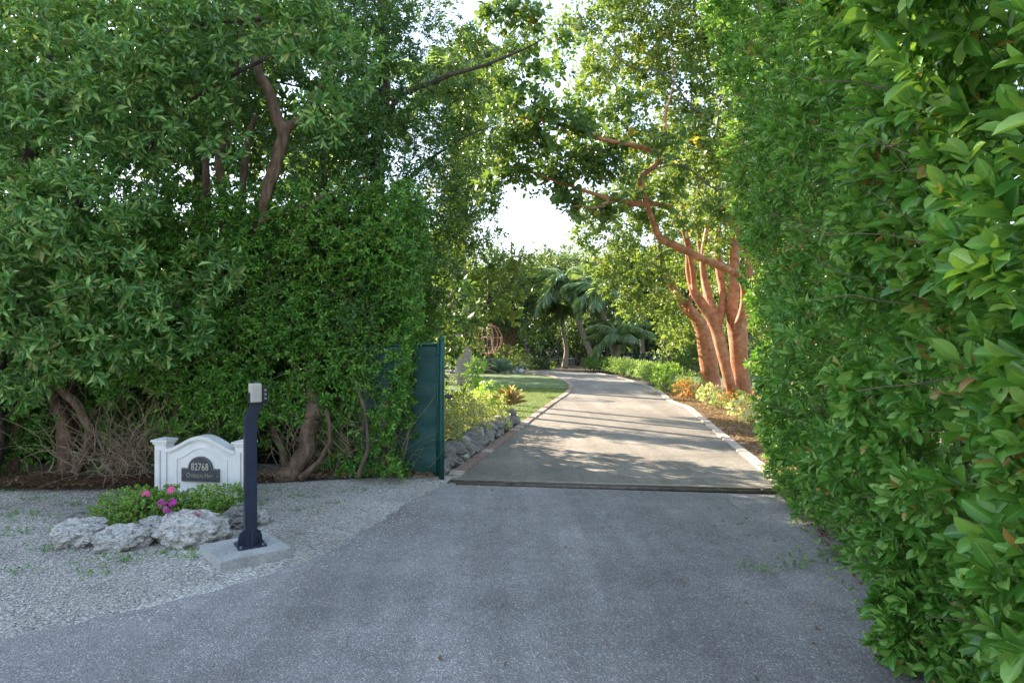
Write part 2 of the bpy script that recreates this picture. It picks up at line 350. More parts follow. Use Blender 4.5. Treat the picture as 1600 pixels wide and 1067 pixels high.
M['beige'] = simple('beige_plastic', (.45, .42, .38), .5, nscale=10, var=.08)
M['black'] = simple('black_plastic', (.02, .02, .024), .35)
M['key'] = simple('grey_key', (.2, .2, .22), .4)
M['galv'] = simple('bolt_metal', (.3, .3, .32), .4, .9)
M['conc'] = groundmat('concrete', (.26, .255, .25), (.36, .355, .345), (.46, .455, .44), 4, .006, 60)
M['greenp'] = simple('green_pipe', (.006, .075, .06), .38, nscale=6, var=.2)
M['rail'] = simple('rail_steel', (.16, .13, .10), .6, .5, nscale=12, var=.4)
M['railc'] = simple('rail_concrete', (.32, .27, .22), .9, nscale=12, var=.3, bumpd=.004)
M['copper'] = simple('copper_vine', (.34, .19, .11), .7, nscale=20, var=.3)
M['fence2'] = simple('teal_fence', (.01, .10, .09), .5)
M['box_wood'] = simple('pale_stone', (.55, .53, .5), .9, nscale=8, var=.3, bumpd=.02)
def screen():
    m, nt, p, out = newmat('windscreen_mesh'); c = coords(nt)
    n = nnoise(nt, c, 3, 4); w = nnoise(nt, c, 160, 2)
    col = ramp(nt, n, [(.3, (.006, .05, .047)), (.7, (.012, .088, .08))]); col = mix(nt, col, ramp(nt, w, [(.3, .7), (.7, 1.3)]), .7, 'MULTIPLY')
    nt.links.new(col, p.inputs['Base Color']); p.inputs['Roughness'].default_value = .6
    b1 = bump(nt, p, w, .3, .003); bump(nt, p, nnoise(nt, c, 2.2, 3), .6, .05, b1); return m
M['screen'] = screen()

# ------------------------------------------------------------------ ground, roads, lawn, beds
def sheet(name, pts, z, mat, sub=0):
    bm = bmesh.new(); vs = [bm.verts.new((p[0], p[1], z)) for p in pts]; f = bm.faces.new(vs)
    if f.normal.z < 0: f.normal_flip()
    bm.normal_update()
    if bm.faces and f.normal.z < 0: bmesh.ops.reverse_faces(bm, faces=[f])
    bmesh.ops.triangulate(bm, faces=bm.faces[:]); return tag(bmobj(name, bm, mat), kind='structure')
sheet('ground', [(-900, -300), (900, -300), (900, 1500), (-900, 1500)], -.012, M['soil'])
sheet('bounce_shoulder', [(-60, -3), (60, -3), (60, -60), (-60, -60)], -.004, M['gravel'])  # unseen roadside behind the camera, added pale to bounce light forward
LE = [Gp(*q) for q in [(720, 745), (768, 708), (825, 663), (864, 633)]]+[np.array(v) for v in [(1.9, 20.5, 0), (2.25, 24.5, 0), (2.0, 28.5, 0), (1.2, 31.2, 0), (-.6, 33.0, 0), (-4, 34.6, 0), (-10, 36.3, 0)]]
RE = [np.array([2.92, 7.0, 0])]+[Gp(*q) for q in [(1168, 720), (1137, 695), (1112, 673), (1090, 654), (1069, 637)]]+[np.array(v) for v in [(4.15, 17, 0), (4.6, 20.4, 0), (4.75, 24, 0), (4.6, 29, 0), (3.9, 33, 0), (2.2, 36.2, 0), (-1, 38.4, 0), (-10, 40.5, 0)]]
LEc, REc = catmull(LE, 90), catmull(RE, 90)
# verge of pale gravel with a gentle uneven surface
def terrain(name, x0, x1, y0, y1, step, hf, mat):
    nx, ny = int((x1-x0)/step)+1, int((y1-y0)/step)+1
    X, Y = np.meshgrid(np.linspace(x0, x1, nx), np.linspace(y0, y1, ny)); Z = hf(X, Y)
    V = np.stack([X, Y, Z], -1).reshape(-1, 3); i, j = np.meshgrid(np.arange(ny-1), np.arange(nx-1), indexing='ij')
    a = (i*nx+j).ravel(); F = np.vstack([np.stack([a, a+1, a+nx+1], 1), np.stack([a, a+nx+1, a+nx], 1)])
    return tag(mk(name, V, F, mat, None, True), kind='structure')
EDGE = np.array([Gp(*q)[:2] for q in [(-420, 1130), (0, 1003), (300, 935), (480, 878), (545, 845), (600, 812), (650, 780), (700, 757)]]+[(-.62, 7.2)])
def edge_x(Y): return np.interp(Y, EDGE[:, 1], EDGE[:, 0])
def gh(X, Y):
    P = np.stack([X, Y, X*0], -1); side = np.clip((edge_x(Y)-X)/.5, 0, 1)
    return .004+(.02*fbm(P, 1.2, 5)+.012*fbm(P, 5, 8))*side+.05*np.clip((Y-6.6)/1.0, 0, 1)*side-.012*(1-side)
terrain('gravel_verge', -9, -.5, -1.5, 8.0, .06, gh, M['gravel'])
e2 = [(p[0]+.02*math.sin(i*2.1), p[1]) for i, p in enumerate(catmull(np.c_[EDGE, np.zeros(len(EDGE))], 60)[:, :2])]
e2 = [(x+.03*(noise3(np.array([x*5, y*5, 0.]), 1, 3)-.5), y) for x, y in e2]
sheet('road', [(9, -2.5), (9, 7.2), (3.4, 6.55), (-.62, 7.10)]+e2[::-1][2:]+[(-4.6, -2.5)], .012, M['asphalt'])
sheet('driveway', [tuple(p[:2]) for p in REc[::-1]]+[(3.3, 6.9), (-.60, 7.36)]+[tuple(p[:2]) for p in LEc[0:]], .010, M['drive'])
sheet('lawn', [(-.9, 9.5)]+[(p[0]-.12, p[1]) for p in LEc[8:72]]+[(-14, 35.2), (-40, 30), (-40, 11), (-6, 9.6)], .002, M['lawn'])
sheet('lawn', [(6.2, 9), (6.4, 30), (16, 34), (30, 20), (14, 8)], .002, M['lawn'])
sheet('mulch_bed', [(p[0]+.1, p[1]) for p in REc[:52]]+[(8.4, 26), (7.6, 18), (7.0, 9), (3.2, 6.9)], .006, M['mulch'])
sheet('planting_bed', [(-.72, 7.4)]+[(p[0]-.14, p[1]) for p in LEc[1:18]]+[(-1.2, 12.2), (-2.4, 10), (-2.2, 7.7)], .006, M['soil'])
sheet('litter_strip', [(-9, 6.85), (-4.6, 6.78), (-3.2, 6.95), (-2.0, 7.15), (-.9, 7.4), (-.9, 9.5), (-9, 9.5)], .058, M['soil'])

# kerb pavers along both edges of the drive
def kerb(name, path, side, y1, w, seedc):
    root = bpy.data.objects.new(name, None); COL.objects.link(root); root['kind'] = 'structure'
    seg = np.r_[0, np.cumsum(np.linalg.norm(np.diff(path[:, :2], axis=0), axis=1))]
    meshes = []
    for v in range(6):
        bm = bmesh.new(); box(bm, (0, 0, .018), (w, .212-.006*(v % 3), .05), 0, .005)
        for q in bm.verts: q.co += Vector((random.uniform(-1, 1), random.uniform(-1, 1), random.uniform(-1, 1)))*.003
        me = bpy.data.meshes.new('paver'); bm.to_mesh(me); bm.free(); me.materials.append(M['paver'] if (v % 3 and side < 0) else M['paver2']); meshes.append(me)
    s = .1; n = 0
    while s < seg[-1]-.3 and n < 290:
        x, y = np.interp(s, seg, path[:, 0]), np.interp(s, seg, path[:, 1]); x2, y2 = np.interp(s+.05, seg, path[:, 0]), np.interp(s+.05, seg, path[:, 1])
        a = math.atan2(y2-y, x2-x)-pi/2
        if y > y1: break
        o = bpy.data.objects.new('paver', random.choice(meshes)); COL.objects.link(o); o.parent = root
        o.location = (x+side*cos(a)*w/2, y+side*sin(a)*w/2, -.006+random.uniform(-.004, .004)); o.rotation_euler = (random.uniform(-.02, .02), random.uniform(-.02, .02), a+random.uniform(-.03, .03))
        s += .222; n += 1
    return root
kerb('left_kerb', LEc, -1, 32, .15, 1)
kerb('right_kerb', REc, 1, 32, .14, 2)

# gate track across the drive
gt = thing('gate_track', 'narrow dark steel rail track set across the driveway at the gate', 'gate track', (1.1, 7.0, 0))
A0, A1 = np.array([-.72, 7.25, 0]), np.array([3.25, 6.74, 0]); dA = unit(A1-A0); nA = np.array([-dA[1], dA[0], 0])
def strip(name, off, w, z0, z1, mat, parent, a=A0, b=A1, nn=nA):
    c = [a+nn*(off-w/2), b+nn*(off-w/2), b+nn*(off+w/2), a+nn*(off+w/2)]
    V = [q+np.array([0, 0, z0]) for q in c]+[q+np.array([0, 0, z1]) for q in c]
    F = [(0, 3, 2, 1), (4, 5, 6, 7), (0, 1, 5, 4), (1, 2, 6, 5), (2, 3, 7, 6), (3, 0, 4, 7)]
    return mk(name, V, F, mat, parent)
strip('concrete_strip', .09, .20, -.03, .016, M['railc'], gt)
strip('rail', -.035, .03, -.02, .022, M['rail'], gt); strip('rail', .055, .022, -.02, .024, M['rail'], gt)
strip('groove', .01, .055, -.03, .016, M['black'], gt)
for k in range(9):
    t = .05+k*.115; c = A0*(1-t)+A1*t
    bm = bmesh.new(); box(bm, (0, 0, 0), (.03, .03, .012), 0, .003); bmobj('bolt', bm, M['rail'], gt, loc=tuple(c-np.array([1.1, 7.0, 0])+nA*.02+np.array([0, 0, .018])))

# scattered pebbles on the verge (too many to count)
def pebbles(name, n, reg, smin, smax, mat, zf):
    X, Y = reg(n); n = len(X); base = np.array([(1, 0, 0), (0, 1, 0), (-1, 0, 0), (0, -1, 0), (0, 0, 1), (0, 0, -1)], float)
    f = np.array([(0, 1, 4), (1, 2, 4), (2, 3, 4), (3, 0, 4), (1, 0, 5), (2, 1, 5), (3, 2, 5), (0, 3, 5)])
    V = base[None]*rng.uniform(.5, 1.2, (n, 6, 1)); a = rng.random(n)*6.28; c, s = np.cos(a)[:, None], np.sin(a)[:, None]
    V = np.stack([V[..., 0]*c-V[..., 1]*s, V[..., 0]*s+V[..., 1]*c, V[..., 2]*.6], -1); sz = (smin+(smax-smin)*rng.random(n)**3)[:, None, None]
    V = V*sz+np.stack([X, Y, zf(X, Y)], -1)[:, None]
    return tag(mk(name, V.reshape(-1, 3), (f[None]+(np.arange(n)*6)[:, None, None]).reshape(-1, 3), mat, None, False, np.repeat(rng.random(n), 8)), 'small pale gravel stones strewn over the verge around the sign', 'gravel', kind='stuff')
def reg_v(n):
    Y = 2.6+(4.9)*rng.random(n)**1.3; X = edge_x(Y)+np.where(rng.random(n) < .04, np.abs(rng.normal(0, .22, n)), .03+rng.normal(0, .03, n)-np.abs(rng.normal(0, 1.0, n))*1.9-rng.random(n)*.3)
    P = np.stack([X, Y, X*0], -1); k = (X > -6.4) & (fbm(P, 1.5, 4) > .34); return X[k], Y[k]
pebbles('gravel', 80000, reg_v, .003, .010, M['pebble'], lambda X, Y: np.where(X > edge_x(Y), .014, gh(X, Y)+.003))

# ------------------------------------------------------------------ tree helpers
def remesh_tubes(tubes, name, mat, parent, voxel, disp=0.0, dscale=2.0, dec=None):
    V, F = merge(tubes); off = world_loc(parent)
    o = mk('tmp_trunk', V, F, mat, None, True)
    m = o.modifiers.new('r', 'REMESH'); m.mode = 'VOXEL'; m.voxel_size = voxel; m.use_smooth_shade = True
    m2 = o.modifiers.new('s', 'SMOOTH'); m2.iterations = 4; m2.factor = .5
    dg = bpy.context.evaluated_depsgraph_get(); me = bpy.data.meshes.new_from_object(o.evaluated_get(dg)); bpy.data.objects.remove(o)
    co = np.empty(len(me.vertices)*3, np.float32); me.vertices.foreach_get('co', co); co = co.reshape(-1, 3)
    if disp:
        no = np.empty(len(me.vertices)*3, np.float32); me.vertices.foreach_get('normal', no); no = no.reshape(-1, 3)
        q = co*np.array([1, 1, .45]); co = co+no*((fbm(q, dscale, 3, 4)-.5)*2*disp)[:, None]
    me.vertices.foreach_set('co', (co-off).astype(np.float32).ravel()); me.update()
    if not me.materials: me.materials.append(mat)
    for p in me.polygons: p.use_smooth = True
    r = bpy.data.objects.new(name, me); COL.objects.link(r); r.parent = parent; return r
def blob_pts(c, r, n, seed, thr=.42, gapf=1.6, depth=.22, lump=.35, ztop=None):
    r = np.asarray(r, float)*np.ones(3); d = unit(rng.normal(0, 1, (n, 3)))
    k = 1-lump+lump*2*fbm(d*1.0+seed*3.1, 1.7, seed); dep = 1-np.minimum(rng.exponential(depth, n), .95)
    P = c+d*r*(k*dep)[:, None]; g = fbm(P, gapf/np.mean(r), seed+50); keep = g > thr
    P, d = P[keep], d[keep]; return P, d
def crown(L, blobs, n_per, leaf, K=6, T=T_LO, seed=0, thr=.42, gapf=1.6, stem=1.0, up=.35, depth=.22, ratio=.42, lump=.35, dirup=.35, zmin=.15):
    """blobs: list of (centre, radius). n_per is sprigs per square metre of blob cross-section"""
    for i, (c, r) in enumerate(blobs):
        rm = float(np.mean(np.asarray(r)*np.ones(3))); n = max(12, int(n_per*rm*rm*3.14))
        P, d = blob_pts(np.asarray(c, float), r, n, seed+i, thr, gapf, depth, lump)
        k = P[:, 2] > zmin; P, d = P[k], d[k]
        if not len(P): continue
        D = d+np.array([0, 0, dirup])+rng.normal(0, .45, P.shape)
        q = sprig(P, D, K, leaf*rng.uniform(.8, 1.2, len(P)), leaf*stem, up=up, ratio=ratio)
        # clumps differ a little in tone, as young and old growth do
        base = .15*(rng.random()-.5); tone = np.clip(rng.random(len(q[0]))+base+.3*(np.tile(noise3(P, 1.5/rm, seed+9), K)-.5), 0, 1)
        L.add(*q, T, tone)
def limbs_to(blobs, path, r0, seed, sides=6, frac=.55):
    """side limbs from a trunk path out to each crown clump"""
    out = []; path = np.asarray(path); rr = np.random.default_rng(seed)
    for c, r in blobs:
        c = np.asarray(c, float); j = int(np.argmin(np.linalg.norm(path-c, axis=1)+np.maximum(0, path[:, 2]-c[2]+.2)*2)); a = path[j]
        rm = float(np.mean(np.asarray(r)*np.ones(3))); m = (a+c)/2+rr.normal(0, .12*np.linalg.norm(c-a), 3)*np.array([1, 1, .6])
        out.append(tube([a, m, c, c+unit(c-a)*rm*.5+rr.normal(0, .2*rm, 3)], [r0*frac, r0*frac*.7, r0*frac*.4, r0*.1], sides, 14, .15, seed))
        for q in range(3):
            e = c+unit(rr.normal(0, 1, 3))*rm*.8; out.append(tube([m*.4+c*.6, (c+e)/2+rr.normal(0, .1*rm, 3), e], [r0*frac*.35, r0*frac*.22, r0*.06], 4, 8))
    return out
def tree(name, label, paths, blobs, lmat, bmat, leaf, n_per, group=None, K=6, T=T_LO, seed=0, cat='tree', limbs=True, voxel=None, frac=.55, **kw):
    p0 = np.asarray(paths[0][0][0], float); t = thing(name, label, cat, (p0[0], p0[1], 0), 0, group)
    tb = [tube(p, r, 9, None, .2, seed+i) for i, (p, r) in enumerate(paths)]
    if limbs: tb += limbs_to(blobs, catmull(paths[0][0], 24)[6:], paths[0][1][-1]*1.3+.01, seed, frac=frac)
    if voxel: remesh_tubes(tb, 'trunk', bmat, t, voxel, voxel*.6)
    else:
        V, F = merge(tb); mk('trunk', V, F, bmat, t, True)
    L = Leaves(); crown(L, blobs, n_per, leaf, K, T, seed, **kw); L.build('crown', lmat, t); return t

def pb(lst, Y=None):                                   # (px,py,Y,r_px) -> world blobs
    return [(Wp(a, b, y), r/1000*y) for a, b, y, r in lst]

# ------------------------------------------------------------------ RIGHT HEDGE
def xface(Y, z):
    return 1.27+.225*Y-.115*z-.38*np.exp(-((z-2.15)/1.0)**2)*np.exp(-np.maximum(Y-1.2, 0)/1.6)-.06*np.exp(-((z-.9)/.5)**2)+.16*np.exp(-z/1.0)*np.exp(-np.maximum(Y-3, 0)/2.5)
hr = thing('hedge', 'tall clipped hedge of glossy bright green leaves walling the right side of the road', 'hedge', (2.6, 4, 0))
def hedge_pts(n, y0, y1, z0, z1, bias=1.0):
    Y = y0+(y1-y0)*rng.random(n)**bias; z = z0+(z1-z0)*rng.random(n); dep = rng.exponential(.16, n)
    Q = np.stack([Y*0, Y, z], -1); lump = (fbm(Q, 1.9, 21)-.5)*.5+(noise3(Q, 4, 22)-.5)*.2
    X = xface(Y, z)-lump+dep; P = np.stack([X, Y, z], -1)
    hole = fbm(np.stack([X*.4, Y, z], -1), 2.6, 31, 2); k = (hole > .41) | (dep > .5)
    return P[k], dep[k]
Lh = Leaves(); sel_pool = []
for (n, y0, y1, z0, z1, bias, leafl, K, T) in [(5200, .72, 3.2, .1, 3.6, 1.25, .082, 9, T_HI), (7000, 3.0, 7.05, .03, 5.6, 1.0, .078, 8, T_MD), (1200, .5, 3.4, .03, .6, 1.0, .07, 8, T_MD)]:
    P, dep = hedge_pts(n, y0, y1, z0, z1, bias)
    D = np.stack([-1+0*dep, rng.normal(-.35, .6, len(dep)), rng.normal(.35, .55, len(dep))], -1)
    q = sprig(P, D, K, leafl*rng.uniform(.6, 1.3, len(P)), .085, up=.5, ratio=.39)
    q[1] = q[1]+np.array([-.22, -.15, .22])
    depk = np.tile(dep, K); tone = np.clip(rng.random(len(q[0]))*.95+.25*(noise3(q[0], 2.2, 3)-.5)+.05, 0, 1)
    tone[rng.random(len(tone)) < .006] = .99
    if T is T_HI:
        Yv = q[0][:, 1]; px = 800+q[0][:, 0]/Yv*1000; py = 533.5-(q[0][:, 2]-EYE)/Yv*1000
        vis = (px > 1180) & (px < 1590) & (py > 5) & (py < 1060) & (depk < .10)
        score = np.where(vis, q[3]/Yv, 0); best = np.argsort(-score)[:300]; rest = np.ones(len(Yv), bool); rest[best] = False
        sel_pool = [a[best] for a in q]+[tone[best]]; q = [a[rest] for a in q]; tone = tone[rest]
    Lh.add(*q, T, tone)
# crown side away from the road, so the hedge has a body
n = 5000; Y = rng.uniform(.3, 7.2, n); z = rng.uniform(.1, 5.6, n); X = xface(Y, z)+rng.uniform(.5, 1.6, n)
P = np.stack([X, Y, z], -1); q = sprig(P, rng.normal(0, 1, P.shape), 6, .11*np.ones(n), .1, ratio=.5); Lh.add(*q, T_LO)
# far end of the hedge
n = 1500; X = rng.uniform(0, 1.4, n); z = rng.uniform(.05, 5.6, n); Y = 7.0+rng.normal(0, .12, n); P = np.stack([xface(7.0, z)+X, Y, z], -1)
q = sprig(P, rng.normal(0, .5, P.shape)+np.array([-.3, .8, .2]), 7, .075*np.ones(n), .07, up=.5); Lh.add(*q, T_MD)
Lh.build('foliage', M['hedge_r'], hr)
leafm = []
for v in range(8):
    ob = Leaves(); ob.add(np.zeros((1, 3)), np.array([[1., 0, 0]]), np.array([[0, 0, 1.]]), np.array([1.]), np.array([1.]), T_HI, np.array([v/8+.03 if v < 7 else .93])); o = ob.build('leaf_src', M['hedge_r'], None, None)
    leafm.append(o.data); bpy.data.objects.remove(o)
def leaf_parts(sel, meshes, parent, name='leaf'):
    off = Vector(world_loc(parent))
    pos, ax, nr, L, W_, tone = sel; ax = unit(ax); nr = unit(nr-ax*np.sum(nr*ax, -1, keepdims=True)); s_ = np.cross(nr, ax)
    for i in range(len(pos)):
        o = bpy.data.objects.new(name, meshes[min(7, int(tone[i]*8))]); COL.objects.link(o); o.parent = parent
        m = Matrix(((ax[i][0]*L[i], s_[i][0]*W_[i], nr[i][0]*L[i], pos[i][0]-off[0]), (ax[i][1]*L[i], s_[i][1]*W_[i], nr[i][1]*L[i], pos[i][1]-off[1]), (ax[i][2]*L[i], s_[i][2]*W_[i], nr[i][2]*L[i], pos[i][2]-off[2]), (0, 0, 0, 1)))
        o.matrix_local = m
leaf_parts(sel_pool, leafm, hr)
def split_leaves(L, mat, parent, nmax):
    """take the leaves that show largest out of the joined crown and make each a part"""
    off = world_loc(parent); sc_, ref = [], []; nv, nf = len(T_MD[0]), len(T_MD[1])
    for bi, (V, F, r_, m_) in enumerate(L.b):
        W_ = V.reshape(-1, nv, 3); c = W_.mean(1); px = 800+c[:, 0]/c[:, 1]*1000; py = 533.5-(c[:, 2]-EYE)/c[:, 1]*1000
        sz = np.linalg.norm(W_[:, -1]-W_[:, 0], axis=1)*np.abs(unit(W_[:, -1]-W_[:, 0])[:, [0, 2]]).max(1)/c[:, 1]*np.clip((6.9-c[:, 1]), .1, 1); ok = (px > 5) & (px < 560) & (py > 5) & (py < 600)
        s_ = np.where(ok, sz, 0); k = np.argsort(-s_)[:60]; sc_ += list(s_[k]); ref += [(bi, int(j)) for j in k]
    pick = [ref[i] for i in np.argsort(-np.array(sc_))[:nmax]]; gone = {}
    for bi, j in pick:
        V, F, r_, m_ = L.b[bi]; W_ = V[j*nv:(j+1)*nv]; mk('leaf', W_, T_MD[1], mat, parent, False, np.full(nf, r_[j*nf]), T_MD[0][:, 3]); gone.setdefault(bi, []).append(j)
    for bi, js in gone.items():
        V, F, r_, m_ = L.b[bi]; keep = np.ones(len(V)//nv, bool); keep[js] = False; n_ = keep.sum()
        L.b[bi] = (V.reshape(-1, nv, 3)[keep].reshape(-1, 3), (T_MD[1][None]+(np.arange(n_)*nv)[:, None, None]).reshape(-1, 3), r_.reshape(-1, nf)[keep].ravel(), m_.reshape(-1, nv)[keep].ravel())
# woody inside
n = 1000; Y = rng.uniform(1.7, 7, n); z = rng.uniform(.1, 5, n); P = np.stack([xface(Y, z)+rng.uniform(.1, .6, n), Y, z], -1)
V, F = twigs(P, np.stack([-np.ones(n)*.7, rng.normal(0, .5, n), rng.normal(.5, .4, n)], -1), rng.uniform(.25, .6, n), rng.uniform(.002, .005, n), 5, .35)
tag(mk('twigs', V, F, M['twig'], hr), kind='stuff')
tb = []
for y in np.arange(.8, 7.1, .62):
    x = xface(y, 0)+.55; tb = [tube([(x, y, 0), (x+.05, y+.1, 1.2), (x-.05, y-.05, 2.6), (x+.1, y+.1, 4.6)], [.055, .045, .035, .012], 7, None, .2, int(y*9))]
    V, F = merge(tb); mk('trunk', V, F, M['bark_dark'], hr, True)

# ------------------------------------------------------------------ LEFT HEDGE
hl = thing('hedge', 'dense small leaved hedge wall behind the white sign with bare trunks at its foot', 'hedge', (-4, 7.4, 0))
Lf = Leaves()
def yface(X, z): return 7.25+.03*(X+1)+(z < .6)*.12+(fbm(np.stack([X, X*0, z], -1), 1.1, 61)-.5)*-.7+(noise3(np.stack([X, X*0, z], -1), 3.4, 62)-.5)*-.25
def lh_batch(n, x0, x1, z0, z1, leaf, K, T, dsc=.14, thr=.36):
    X = rng.uniform(x0, x1, n); z = z0+(z1-z0)*rng.random(n); dep = rng.exponential(dsc, n); P = np.stack([X, yface(X, z)+dep, z], -1)
    g = fbm(P*np.array([1, .5, 1]), 2.3, 71, 2); px = 800+P[:, 0]/P[:, 1]*1000; py = 533.5-(z-EYE)/P[:, 1]*1000
    keep = (g > thr)
    # bare foot where trunks and dead twigs show
    bare = np.zeros(n, bool)
    for cx, cy, rx, ry, pr in [(115, 655, 48, 62, .93), (190, 690, 62, 62, .75), (440, 705, 62, 48, .95), (60, 740, 200, 22, .6), (30, 640, 30, 40, .5), (540, 745, 90, 14, .6), (600, 590, 16, 40, .8)]:
        bare |= (((px-cx)/rx)**2+((py-cy)/ry)**2 < 1) & (rng.random(n) < pr) & (dep < .6)
    keep &= ~bare; P = P[keep]; m = len(P)
    D = np.stack([rng.normal(0, .5, m), -1+0*P[:, 0], rng.normal(.25, .5, m)], -1)
    q = sprig(P, D, K, leaf*rng.uniform(.75, 1.25, m), leaf*1.2, up=.5, ratio=.42)
    tone = np.clip(rng.random(len(q[0]))+.35*(np.tile(noise3(P, 1.7, 5), K)-.5), 0, 1); Lf.add(*q, T, tone)
lh_batch(11500, -7.2, -1.12, .06, 3.4, .062, 8, T_MD)
lh_batch(3000, -14, -7, .06, 3.4, .1, 7, T_LO)
# body of the hedge
n = 9000; X = rng.uniform(-14, -1.25, n); z = rng.uniform(.35, 3.2, n); P = np.stack([X, 7.9+rng.random(n)*.9, z], -1); q = sprig(P, rng.normal(0, 1, P.shape), 6, .13*np.ones(n), .1, ratio=.6); Lf.add(*q, T_LO)
# end of the hedge by the gate
n = 2300; z = rng.uniform(.1, 3.3, n); Y = rng.uniform(6.95, 8.6, n); P = np.stack([-1.22+.10*(z > 1.5)+(noise3(np.stack([z, Y, z*0], -1), 2, 5)-.5)*.35-rng.exponential(.1, n)*1.3, Y, z], -1)
k = ~((P[:, 1] < 7.3) & (P[:, 0] > -1.12) & (z < 1.75)); P = P[k]
q = sprig(P, rng.normal(0, .6, P.shape)+np.array([.6, -.7, .2]), 8, .062*np.ones(len(P)), .07, up=.5, ratio=.42); Lf.add(*q, T_MD)
# a dark thicket floor to ceiling further back, as the photograph shows no light through the foot
n = 7000; X = rng.uniform(-13, -1.4, n); z = 2.4*rng.random(n); P = np.stack([X, 9.2+rng.random(n)*.8, z], -1); q = sprig(P, rng.normal(0, 1, P.shape), 5, .2*np.ones(n), .15, ratio=.7); Lf.add(*q, T_LO)
Lf.build('foliage', M['hedge_l'], hl)
def ptube(lst, Y, sides=9, seed=0, wob=.25):           # (px,py,r_px[,dY])
    r_ = random.Random(seed+len(lst)); l2 = [lst[0]]
    for a, b in zip(lst, lst[1:]):
        d = math.hypot(a[0]-b[0], a[1]-b[1])*.07; l2 += [tuple((u+v)/2+(r_.uniform(-d, d) if i < 2 else 0) for i, (u, v) in enumerate(zip(a, b))), b]
    lst = l2
    return tube([Wp(a[0], a[1], Y+(a[3] if len(a) > 3 else 0)) for a in lst], [a[2]/1000*Y for a in lst], sides, len(lst)*7, wob, seed)
for i, (lst, Y) in enumerate([
    ([(108, 745, 17), (104, 700, 12), (98, 655, 11), (84, 615, 10), (70, 570, 8)], 7.35),
    ([(118, 738, 8), (136, 705, 7), (141, 672, 7), (118, 628, 7), (80, 590, 7), (40, 560, 5)], 7.05),
    ([(128, 745, 7), (120, 690, 6), (112, 630, 6), (125, 560, 5)], 7.5),
    ([(440, 752, 22), (458, 738, 17), (480, 702, 14), (488, 655, 13), (482, 600, 10), (495, 540, 7)], 7.2),
    ([(455, 742, 7), (440, 700, 6), (425, 650, 5), (415, 600, 5)], 7.6),
    ([(612, 740, 9), (600, 680, 9), (606, 605, 10), (594, 555, 8), (580, 500, 6)], 7.3),
    ([(470, 748, 6), (500, 720, 4), (515, 690, 3), (510, 640, 3)], 7.1),
    ([(270, 745, 7), (262, 690, 6), (280, 620, 6), (290, 540, 5)], 7.5),
    ([(560, 745, 4), (575, 700, 3), (570, 640, 3), (560, 590, 3)], 7.0),
    ([(20, 745, 9), (28, 690, 8), (18, 620, 7), (25, 560, 6)], 7.4),
    ([(680, 745, 7), (678, 690, 6), (684, 640, 5), (676, 560, 4)], 8.2)]):
    V, F = ptube([(a[0], a[1], a[2], max(0, (650-a[1])/100*.5)) for a in lst], Y, 10, i); mk('trunk', V, F, M['bark_b'], hl, True)
n = 260; P0 = Wp(185, 748, 7.0); P = P0+np.stack([rng.normal(0, .28, n), rng.uniform(-.15, .35, n), rng.uniform(-.03, .25, n)], -1)
V1 = twigs(P, np.stack([rng.normal(.15, .8, n), rng.normal(-.1, .25, n), rng.uniform(.5, 1.3, n)], -1), rng.uniform(.4, 1.15, n), rng.uniform(.002, .007, n), 8, .5, .03)
n = 620; X = rng.uniform(-6.5, -1.2, n); z = rng.uniform(.2, 2.6, n); P = np.stack([X, yface(X, z)+rng.uniform(-.02, .35, n), z], -1)
V2 = twigs(P, np.stack([rng.normal(0, 1, n), rng.normal(-.3, .3, n), rng.normal(-.1, .8, n)], -1), rng.uniform(.2, .75, n), rng.uniform(.0015, .004, n), 6, .4)
n = 260; X = rng.uniform(-2.6, -1.2, n); P = np.stack([X, 7.15+rng.uniform(0, .5, n), rng.uniform(.0, .5, n)], -1)
V3 = twigs(P, np.stack([rng.normal(0, .5, n), rng.normal(-.1, .3, n), rng.uniform(.3, 1, n)], -1), rng.uniform(.3, .8, n), rng.uniform(.002, .005, n), 6, .3)
V, F = merge([V1, V2, V3]); tag(mk('twigs', V, F, M['twig_pale'], hl), kind='stuff')

# dead leaves and pine straw along the hedge foot
n = 5200; X = rng.uniform(-6.6, -.9, n); Y = np.interp(X, [-6.6, -4.5, -3.2, -2, -.9], [6.75, 6.72, 6.95, 7.15, 7.2])+np.abs(rng.normal(0, .28, n)); z = .06+.05*noise3(np.stack([X, Y, X*0], -1), 4, 2)+rng.random(n)*.03
kk = rng.random(n) < np.interp(X, [-6.6, -3.6, -3.2, -.9], [1, 1, .45, .4]); P = np.stack([X, Y, z], -1)[kk]
Ll = Leaves(); m = len(P); q = (P, np.stack([rng.normal(0, 1, m), rng.normal(0, 1, m), rng.normal(0, .25, m)], -1), np.tile([0, 0, 1.], (m, 1))+rng.normal(0, .35, (m, 3)), rng.uniform(.03, .075, m), rng.uniform(.015, .035, m)); Ll.add(*q, T_MD)
n = 260; X = np.interp(rng.random(n), [0, 1], [2.05, 2.8]); Y = 3+4*rng.random(n); X = 1.42+.205*Y+np.abs(rng.normal(0, .12, n)); P = np.stack([X, Y, .02+.01*rng.random(n)], -1)
Ll.add(P, rng.normal(0, 1, P.shape)*np.array([1, 1, .1]), np.tile([0, 0, 1.], (n, 1)), rng.uniform(.03, .06, n), rng.uniform(.015, .03, n), T_MD)
n = 90; Y = rng.uniform(2.8, 7.4, n); X = np.where(rng.random(n) < .6, 1.1+.205*Y-np.abs(rng.normal(0, .5, n)), rng.uniform(-.4, 2.2, n)); P = np.stack([X, Y, np.full(n, .022)], -1)
Ll.add(P, rng.normal(0, 1, P.shape)*np.array([1, 1, .1]), np.tile([0, 0, 1.], (n, 1))+rng.normal(0, .15, (n, 3)), rng.uniform(.02, .045, n), rng.uniform(.01, .022, n), T_MD)
